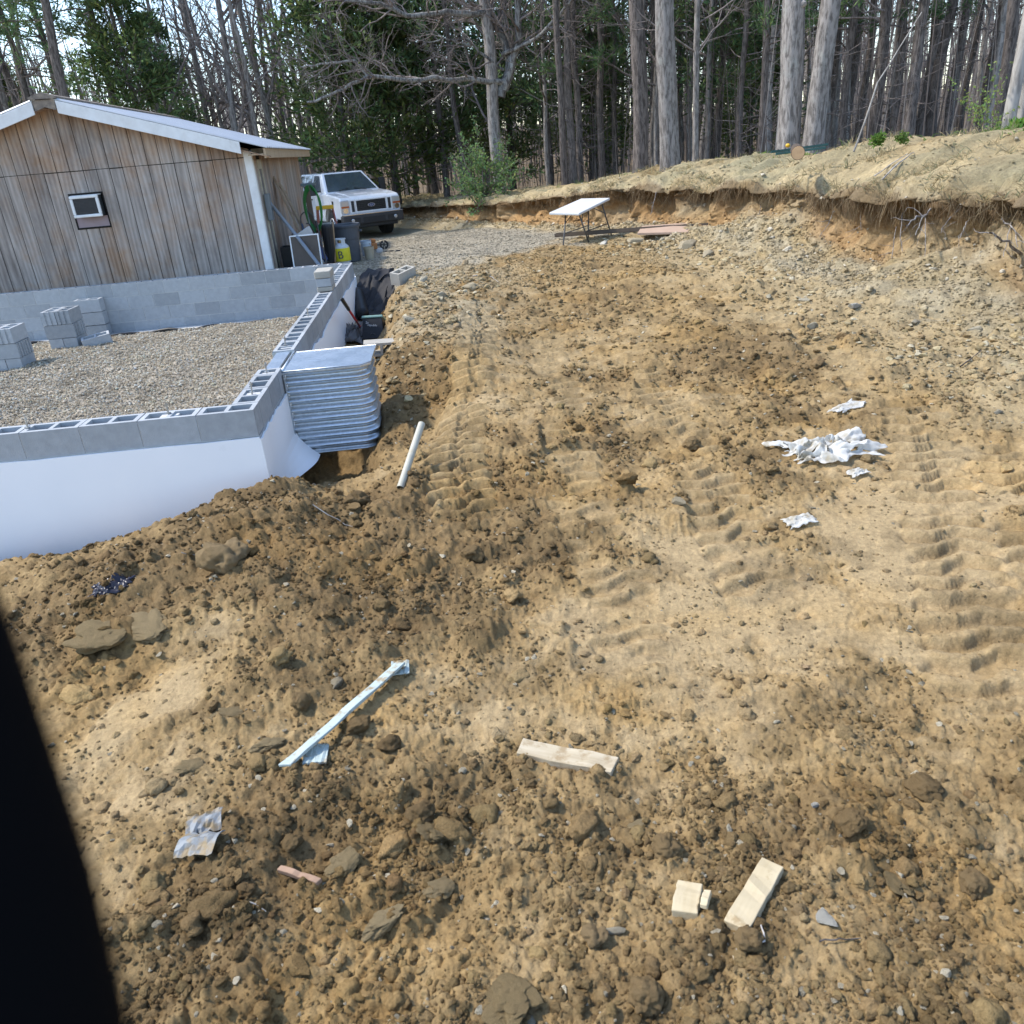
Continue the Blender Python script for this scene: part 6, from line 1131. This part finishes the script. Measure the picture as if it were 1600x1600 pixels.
# ---- larger roots sticking out of the face: parts of the bank
g = np.random.default_rng(12)
for px, py, tx, ty, r in ((1600, 395, 1545, 365, .022), (1560, 345, 1590, 385, .012), (1452, 335, 1415, 355, .02), (1448, 330, 1430, 368, .013), (1440, 338, 1446, 400, .008), (1405, 330, 1412, 405, .010), (1400, 360, 1392, 420, .008), (1520, 340, 1500, 372, .009), (1575, 345, 1568, 400, .009), (1480, 340, 1470, 365, .008), (1300, 325, 1280, 370, .009), (1330, 322, 1345, 360, .007), (1020, 300, 1016, 335, .010), (1190, 315, 1180, 350, .008)):
    p = bank_pt(px, py); r0 = ray(tx, ty); d = np.linalg.norm(p - EYE) * g.uniform(.94, .975); q = EYE + r0 / np.linalg.norm(r0) * d; inn = p + (p - EYE) / np.linalg.norm(p - EYE) * .25; P = np.array([inn, p, p * .5 + q * .5 + g.normal(0, .03, 3), q]); P = np.stack([np.interp(np.linspace(0, 3, 13), range(4), P[:, c]) for c in range(3)], 1) + g.normal(0, r * .5, (13, 3)); tb = TB(); tb.tube(P, np.linspace(r, r * .35, 13), 6)
    for k in range(3): i = g.integers(5, 12); tb.tube(path(g, P[i], unit(P[i] - P[i - 1]) + g.normal(0, .7, 3), g.uniform(.1, .3), 4, .3, -.1), np.linspace(r * .35, .0015, 5), 4)
    link('root', tb.mesh('root', M_bark), bank_o)
# ================================================================== SINGLE PIECES OF DEBRIS
def piece(name, lab, cat, px, py, me, sc=1.0, rz=0., lift=.0, tilt=(0, 0), group=None):
    p = gp3(px, py); o = link(name, me); o.location = (p[0], p[1], p[2] + lift); o.scale = (sc,) * 3; o.rotation_euler = (tilt[0], tilt[1], rz); return tag(o, lab, cat, group)
CL = [lump_mesh('earth_clod', 40 + k, 4, .42, (1, 1, .75), .25, M_clod1, 1.0, c) for k, c in enumerate(((.23, .155, .073), (.27, .185, .09), (.205, .137, .065), (.30, .212, .11)))]
FLAT = [lump_mesh('clay_slab', 60 + k, 4, .6, (1.25, .9, .38), .5, M_clod1, 1.0, c) for k, c in enumerate(((.31, .23, .12), (.26, .19, .095), (.33, .25, .135)))]
STN = [lump_mesh('pale_stone', 80 + k, 3, .3, (1.25, .85, .5), .95, M_clod1, 1.0, c) for k, c in enumerate(((.42, .37, .27), (.36, .30, .20), (.48, .45, .38)))]
for px, py, k, s, lab in ((130, 838, 0, .10, 'large dark clod perched on the crest against the white wall'), (355, 885, 3, .13, 'big rounded lump of sandy earth below the crest'), (690, 752, 0, .09, 'dark clod beside the foot of the white pipe'), (660, 1275, 2, .05, 'dark clod between the pale board and the aqua strip'), (1040, 1330, 1, .05, 'brown clod above the small wooden block'), (1445, 1240, 0, .06, 'dark clod right of the pebbly patch near the right side'), (560, 1140, 0, .055, 'dark round clod touching the aqua strip'), (610, 1165, 2, .045, 'dark clod just right of the aqua strip'), (455, 1320, 0, .035, 'upright brown clod in the dark heap beside the flashing'), (1520, 1385, 1, .05, 'brown clod near the lower right edge'), (1170, 1475, 1, .045, 'clod below the pale lath'), (1010, 1560, 1, .055, 'wide brown clod at the bottom edge below the wooden block'), (1330, 1290, 0, .05, 'clod at the edge of the dark lumps left of the right side'), (930, 1470, 3, .04, 'sandy clod left of the wooden block'), (560, 790, 2, .09, 'dark clod on the heap below the window well'), (740, 870, 0, .07, 'dark clod on the track edge right of the heap'), (1080, 700, 1, .07, 'brown clod in the middle of the worked ground'), (470, 1100, 1, .045, 'clod left of the upper end of the aqua strip'), (385, 1395, 2, .035, 'small dark clod in the heap below the flashing')):
    piece('earth_clod', lab, 'clod', px, py, CL[k], s, px * .37, s * .35, (random.uniform(-.4, .4), random.uniform(-.4, .4)))
for px, py, k, s, lab in ((160, 1000, 1, .15, 'big smooth slab of clay on the left slope, nearer the edge'), (235, 985, 0, .13, 'big cracked slab of clay on the left slope, right of the other'), (600, 1440, 2, .065, 'curled pale clay flake in the lower foreground'), (680, 1300, 1, .06, 'flat brown clay flake below the aqua strip'), (990, 1295, 2, .04, 'small tan clay slab below the weathered board'), (540, 1350, 0, .055, 'tan clay slab right of the dark heap'), (360, 1120, 0, .06, 'tan clay slab beside the smooth left patch'), (420, 1165, 2, .06, 'pale clay slab left of the aqua strip'), (690, 1390, 0, .05, 'thin clay flake left of the scattered crumbs'), (800, 1560, 1, .08, 'dark flat slab of earth at the bottom edge'), (300, 1200, 0, .05, 'tan slab of clay low on the left slope'), (1400, 1380, 1, .045, 'grey brown slab beside the pale lath')):
    piece('clay_slab', lab, 'clay slab', px, py, FLAT[k], s, px * .21, s * .12, (random.uniform(-.35, .35), random.uniform(-.35, .35)))
for px, py, k, s, lab in ((793, 900, 2, .025, 'small white stone alone on the ground right of the heap'), (525, 1070, 1, .045, 'square tan stone above the aqua strip'), (1530, 518, 0, .14, 'large pale squared stone on the slope at the right edge'), (1430, 505, 0, .09, 'pale stone on the rubble slope left of the squared stone'), (1335, 480, 2, .09, 'pale flat stone in the middle of the rubble slope'), (1392, 450, 2, .07, 'white stone high on the rubble slope'), (1505, 455, 0, .09, 'tan stone above the large squared stone'), (1580, 470, 0, .10, 'tan stone at the right edge above the squared stone'), (1255, 470, 0, .08, 'pale stone at the left foot of the rubble slope'), (1270, 510, 0, .10, 'long pale stone at the foot of the rubble slope'), (990, 380, 1, .16, 'tan rock leaning on the steel beam'), (1012, 366, 1, .17, 'upright tan rock before the plywood sheet'), (1075, 388, 1, .2, 'long tan rock right of the leaning rock below the beam'), (1110, 378, 0, .17, 'large tan rock below the right end of the beam'), (1105, 400, 1, .14, 'brown rock in the pile below the right end of the beam'), (945, 383, 2, .10, 'small dark rock in front of the steel beam'), (1560, 645, 0, .05, 'cream stone near the right edge above the plastic sheet'), (735, 452, 1, .14, 'brown rock on the ridge beside the drive'), (690, 462, 0, .12, 'pale rock on the rubble ridge beside the drive'), (660, 440, 0, .12, 'pale rock at the drive end of the rubble ridge'), (640, 500, 0, .10, 'pale rock beside the trench'), (620, 425, 0, .12, 'tan rock on the drive near the beige bucket'), (1290, 1440, 2, .035, 'white chalky stone right of the pale lath'), (1420, 1050, 0, .02, 'small pale stone at the right'), (1275, 1260, 2, .02, 'little white stone in the pebbly patch'), (1455, 470, 0, .08, 'grey tan stone on the rubble slope between the pale ones'), (1060, 785, 1, .05, 'tan stone beside the middle track'), (960, 1455, 0, .03, 'pale stone left of the wooden block')):
    piece('pale_stone', lab, 'stone', px, py, STN[k], s, px * .53, s * .2, (random.uniform(-.3, .3), random.uniform(-.3, .3)))
M_board = pm('weathered_board', (.50, .43, .31), (.34, .27, .17), 6, .85, mapscale=(.35, 4, 4), bumpd=.002, bscale=30, vary=0, stain=((.26, .18, .09), 12, .52, .75))
M_fresh = pm('fresh_pine', (.50, .42, .28), (.40, .32, .19), 5, .75, mapscale=(.35, 4, 4), bumpd=.001, bscale=30, vary=.05, stain=((.28, .2, .10), 16, .56, .8))
M_aqua = pm('aqua_paint', (.42, .50, .48), (.32, .37, .35), 8, .6, vary=0, stain=((.26, .19, .10), 16, .5, .9)); M_flash = pm('flashing_metal', (.25, .27, .28), (.17, .175, .175), 6, .6, .1, vary=0, stain=((.22, .16, .08), 11, .47, .9), bumpd=.002, bscale=20)
def plank(name, lab, cat, pts, th, mat, lift=.02, grp=None):
    """board whose top corners lie on the lines of sight of four photo pixels, seated on the ground"""
    P = [gp3(*q) for q in pts]; c = sum(P) / 4; n = np.cross(P[1] - P[0], P[3] - P[0]); n /= np.linalg.norm(n); n = n * np.sign(n[2]); n = unit(n * .35 + np.array([0, 0, .65]))
    e1 = unit((P[1] - P[0]) + (P[2] - P[3])); e1 = unit(e1 - n * (e1 @ n)); e2 = np.cross(n, e1); L = (np.linalg.norm(P[1] - P[0]) + np.linalg.norm(P[2] - P[3])) / 2; W = (np.linalg.norm(P[3] - P[0]) + np.linalg.norm(P[2] - P[1])) / 2
    mb = MB(); nx = 9; g = np.random.default_rng(int(L * 1e6)); top = []; 
    for j in (-1, 1):
        for k in range(nx): f = k / (nx - 1) - .5; w = W / 2 * (1 + g.uniform(-.06, .06)); e = (L * f * (1 + (0.06 * g.uniform(-1, 1) if k in (0, nx - 1) else 0)), j * w); top.append(e)
    V = [(a, b, .004 * g.uniform(-1, 1)) for a, b in top] + [(a, b, -th) for a, b in top]; Fs = []
    m = 2 * nx
    for k in range(nx - 1): Fs += [(k, k + 1, nx + k + 1, nx + k), (m + k, m + nx + k, m + nx + k + 1, m + k + 1), (k, m + k, m + k + 1, k + 1), (nx + k, nx + k + 1, m + nx + k + 1, m + nx + k)]
    Fs += [(0, nx, m + nx, m), (nx - 1, m + nx - 1, m + 2 * nx - 1, 2 * nx - 1)]; mb.add(V, Fs); o = mb.out(name, mat, None, .003); M = Matrix((Vector(e1), Vector(e2), Vector(n))).transposed().to_4x4(); M.translation = Vector(c + n * (lift + .01)); o.matrix_world = M; return tag(o, lab, cat, grp)
plank('weathered_board', 'weathered short plank half sunk in the dirt in the centre foreground', 'board', ((803, 1182), (952, 1212), (966, 1190), (822, 1163)), .04, M_board, .014)
plank('pine_lath', 'pale fresh cut board end lying in the lower right foreground', 'board', ((1128, 1456), (1192, 1362), (1222, 1354), (1172, 1448)), .035, M_fresh, .012)
plank('wood_block', 'small pale wooden block beside the pale board end', 'wood block', ((1050, 1432), (1060, 1390), (1098, 1394), (1090, 1434)), .06, M_fresh, .02)
plank('wood_chip', 'thin wood splinter beside the small wooden block', 'wood chip', ((1096, 1428), (1104, 1406), (1113, 1408), (1106, 1430)), .02, M_fresh, .03)
plank('wood_splinter', 'short reddish wood splinter in the dark heap at the lower left', 'wood chip', ((440, 1372), (500, 1386), (502, 1378), (444, 1360)), .02, pm('reddish_wood', (.34, .22, .15), (.22, .14, .09), 8, .85), .02)
plank('trim_strip', 'long thin aqua painted trim strip sticking out of the dirt', 'trim strip', ((440, 1207), (622, 1044), (628, 1040), (458, 1203)), .012, M_aqua, .015)
plank('painted_board', 'aqua painted board mostly buried beside the trim strip', 'board', ((462, 1198), (500, 1196), (522, 1172), (490, 1172)), .01, M_aqua, .012)
plank('painted_board', 'pale corner of a buried board at the upper end of the trim strip', 'board', ((604, 1058), (632, 1056), (648, 1040), (622, 1038)), .01, M_aqua, .012)
a = gp3(632, 750); b = aty(659, 662, a[1] + .42); pp = thing('plastic_pipe', 'white plastic pipe end sticking up from the dirt beside the track', 'pipe', a); A = b - a
c = MB(); c.tube([tuple(-A * .2), (0, 0, 0), tuple(A * .5), tuple(A)], [.026, .026, .026, .026], 14, False); c.tube([tuple(A), tuple(A * .7)], [.021, .021], 14, True); c.out('pipe_body', pm('old_pvc', (.48, .46, .38), (.38, .35, .27), 5, .5, vary=0, stain=((.36, .28, .16), 7, .6, .6)), pp, smooth=True)
def sheet_mat():
    m, nt, N, L, B = _nodes('thin_plastic'); tc = N.new('ShaderNodeTexCoord'); f = noise_node(nt, tc.outputs['Object'], 7, 5, .6); L.new(ramp(nt, f, [(.35, (.44, .38, .27)), (.5, (.74, .73, .69))]), B.inputs['Base Color']); B.inputs['Roughness'].default_value = .55; B.inputs['Specular IOR Level'].default_value = .2
    tr = N.new('ShaderNodeBsdfTranslucent'); tr.inputs[0].default_value = (.8, .8, .76, 1); mx = N.new('ShaderNodeMixShader'); mx.inputs[0].default_value = .35; L.new(B.outputs[0], mx.inputs[1]); L.new(tr.outputs[0], mx.inputs[2]); tp_ = N.new('ShaderNodeBsdfTransparent'); m2 = N.new('ShaderNodeMixShader'); m2.inputs[0].default_value = .22; L.new(mx.outputs[0], m2.inputs[1]); L.new(tp_.outputs[0], m2.inputs[2]); L.new(m2.outputs[0], N['Material Output'].inputs[0]); return m
M_sheet = sheet_mat()
def pc(px, py): p = gp3(px, py); return p
crumple('plastic_sheet', 'large crumpled translucent white plastic sheet on the right side of the dug ground', 'plastic sheet', pc(1290, 708), .29, .17, .07, M_sheet, 21, 90, .12, .01, 1.2, .0012, .42, .45)
crumple('plastic_sheet', 'narrow piece of white plastic folded on the ground above the large sheet', 'plastic sheet', pc(1322, 642), .17, .08, .022, M_sheet, 22, 22, .55, .01, 1.0, .0012, None, .3)
crumple('plastic_sheet', 'small scrap of white plastic below the large sheet', 'plastic scrap', pc(1250, 818), .09, .05, .018, M_sheet, 23, 18, .2, .01, 1.0, .0012, None, .3)
crumple('plastic_sheet', 'tiny scrap of white plastic just under the large sheet', 'plastic scrap', pc(1340, 742), .06, .04, .018, M_sheet, 24, 24, .2, .01, 1.0, .0012, None, .3)
crumple('plastic_scrap', 'shiny dark purple plastic scrap on the dark heap at the left', 'plastic scrap', pc(172, 915), .10, .05, .03, pm('purple_plastic', (.03, .028, .04), None, 6, .25, vary=0), 25, 24, .2, .015, 1.0, .002, None, .4)
for q0, q1, w, lab in (((285, 1330), (345, 1326), .05, 'bent pale metal flashing, lower fold, half buried at the lower left'), ((295, 1300), (350, 1285), .05, 'bent pale metal flashing, upper fold, lying on the lower piece')):
    a, b = gp3(*q0), gp3(*q1); d = b - a; s = unit(np.array([-d[1], d[0], 0])) * w; us = np.linspace(0, 1, 10); vs = np.linspace(-1, 1, 7); V = []; 
    for u in us:
        for v in vs: p = a + d * u + s * v * (1 + .35 * mnoise.noise((u * 7, v, len(lab)))); V.append((p[0] - a[0], p[1] - a[1], p[2] - a[2] + .025 + .028 * (1 - abs(v)) + .014 * mnoise.noise((u * 5, v * 4, w * 9 + len(lab)))))
    mb = MB(); mb.add(V, [(i * 7 + j, (i + 1) * 7 + j, (i + 1) * 7 + j + 1, i * 7 + j + 1) for i in range(9) for j in range(6)]); o = mb.out('metal_flashing', M_flash, None); o.location = a; m_ = o.modifiers.new('thickness', 'SOLIDIFY'); m_.thickness = .003; tag(o, lab, 'flashing')
# twigs lying about
for k, (pts, r, lab) in enumerate(((((1500, 575), (1535, 545), (1590, 540)), .006, 'long curved dark twig on the slope near the right edge'), (((1150, 1490), (1195, 1475), (1185, 1430)), .004, 'curled root fibre below the pale board end'), (((390, 1415), (405, 1418), (418, 1430)), .003, 'thin pale root fibre in the dark heap'), (((490, 800), (540, 822), (552, 826)), .004, 'thin stick on the dark heap below the window well'), (((285, 868), (320, 872)), .003, 'pale straw on the dark heap'), (((1280, 1475), (1345, 1470)), .003, 'dark root fibre right of the pale board end'), (((738, 432), (765, 430), (780, 442)), .008, 'pale curved strip on the rubble ridge beside the drive'), (((1365, 290), (1400, 255), (1425, 235)), .012, 'fallen branch lying up the bank near the grass tuft'), (((1340, 300), (1380, 262), (1415, 240)), .009, 'second thin fallen branch lying up the bank'), (((1335, 235), (1372, 130), (1440, 20)), .016, 'thin pale sapling leaning right in front of the dark pines'))):
    P = [ (aty(q[0], q[1], 13.5 + .25 * i) if k == 9 else (bank_pt(*q) + np.array([0, 0, .03]) if q[1] < 310 else gp3(*q) + np.array([0, 0, .012]))) for i, q in enumerate(pts)]; P = np.array(P); n = len(P); P = np.stack([np.interp(np.linspace(0, n - 1, 9), range(n), P[:, c]) for c in range(3)], 1); P += np.random.default_rng(k).normal(0, r * .6, P.shape); tb = TB(); tb.tube(P, np.linspace(r, r * .5, 9), 6); tag(link('twig', tb.mesh('twig', M_lbark if k not in (0, 5) else M_pbark)), lab, 'twig' if k != 9 else 'sapling')
# ================================================================== POST OF THE MACHINE THE PHOTO IS TAKEN FROM
M_post = pm('black_rubber', (.004, .004, .0045), (.003, .003, .0035), 8, .9, vary=0, spec=.02)
def near(px, py, d): r = ray(px, py); return EYE + r / np.linalg.norm(r) * d
PR = .027; off = 330
P = [near(-60 - off, 700, .18), near(0 - off, 950, .17), near(52 - off, 1100, .165), near(105 - off, 1300, .16), near(158 - off, 1500, .157), near(192 - off, 1700, .157), near(215 - off, 1950, .165)]
e = P[-1].copy(); P += [np.array([e[0] - .02, e[1] - .03, 1.4]), np.array([e[0] - .05, e[1] - .05, .7]), np.array([e[0] - .06, e[1] - .06, -.1])]; P = np.array(P); n = len(P); Pf = np.stack([np.interp(np.linspace(0, n - 1, 60), range(n), P[:, c]) for c in range(3)], 1)
for _ in range(4): Pf[1:-1] = (Pf[:-2] + 2 * Pf[1:-1] + Pf[2:]) / 4
c = MB(); c.tube(Pf, PR, 20); tag(c.out('machine_post', M_post, None, smooth=True), 'black rubber covered post of the machine, blurred at the lower left corner', 'post')
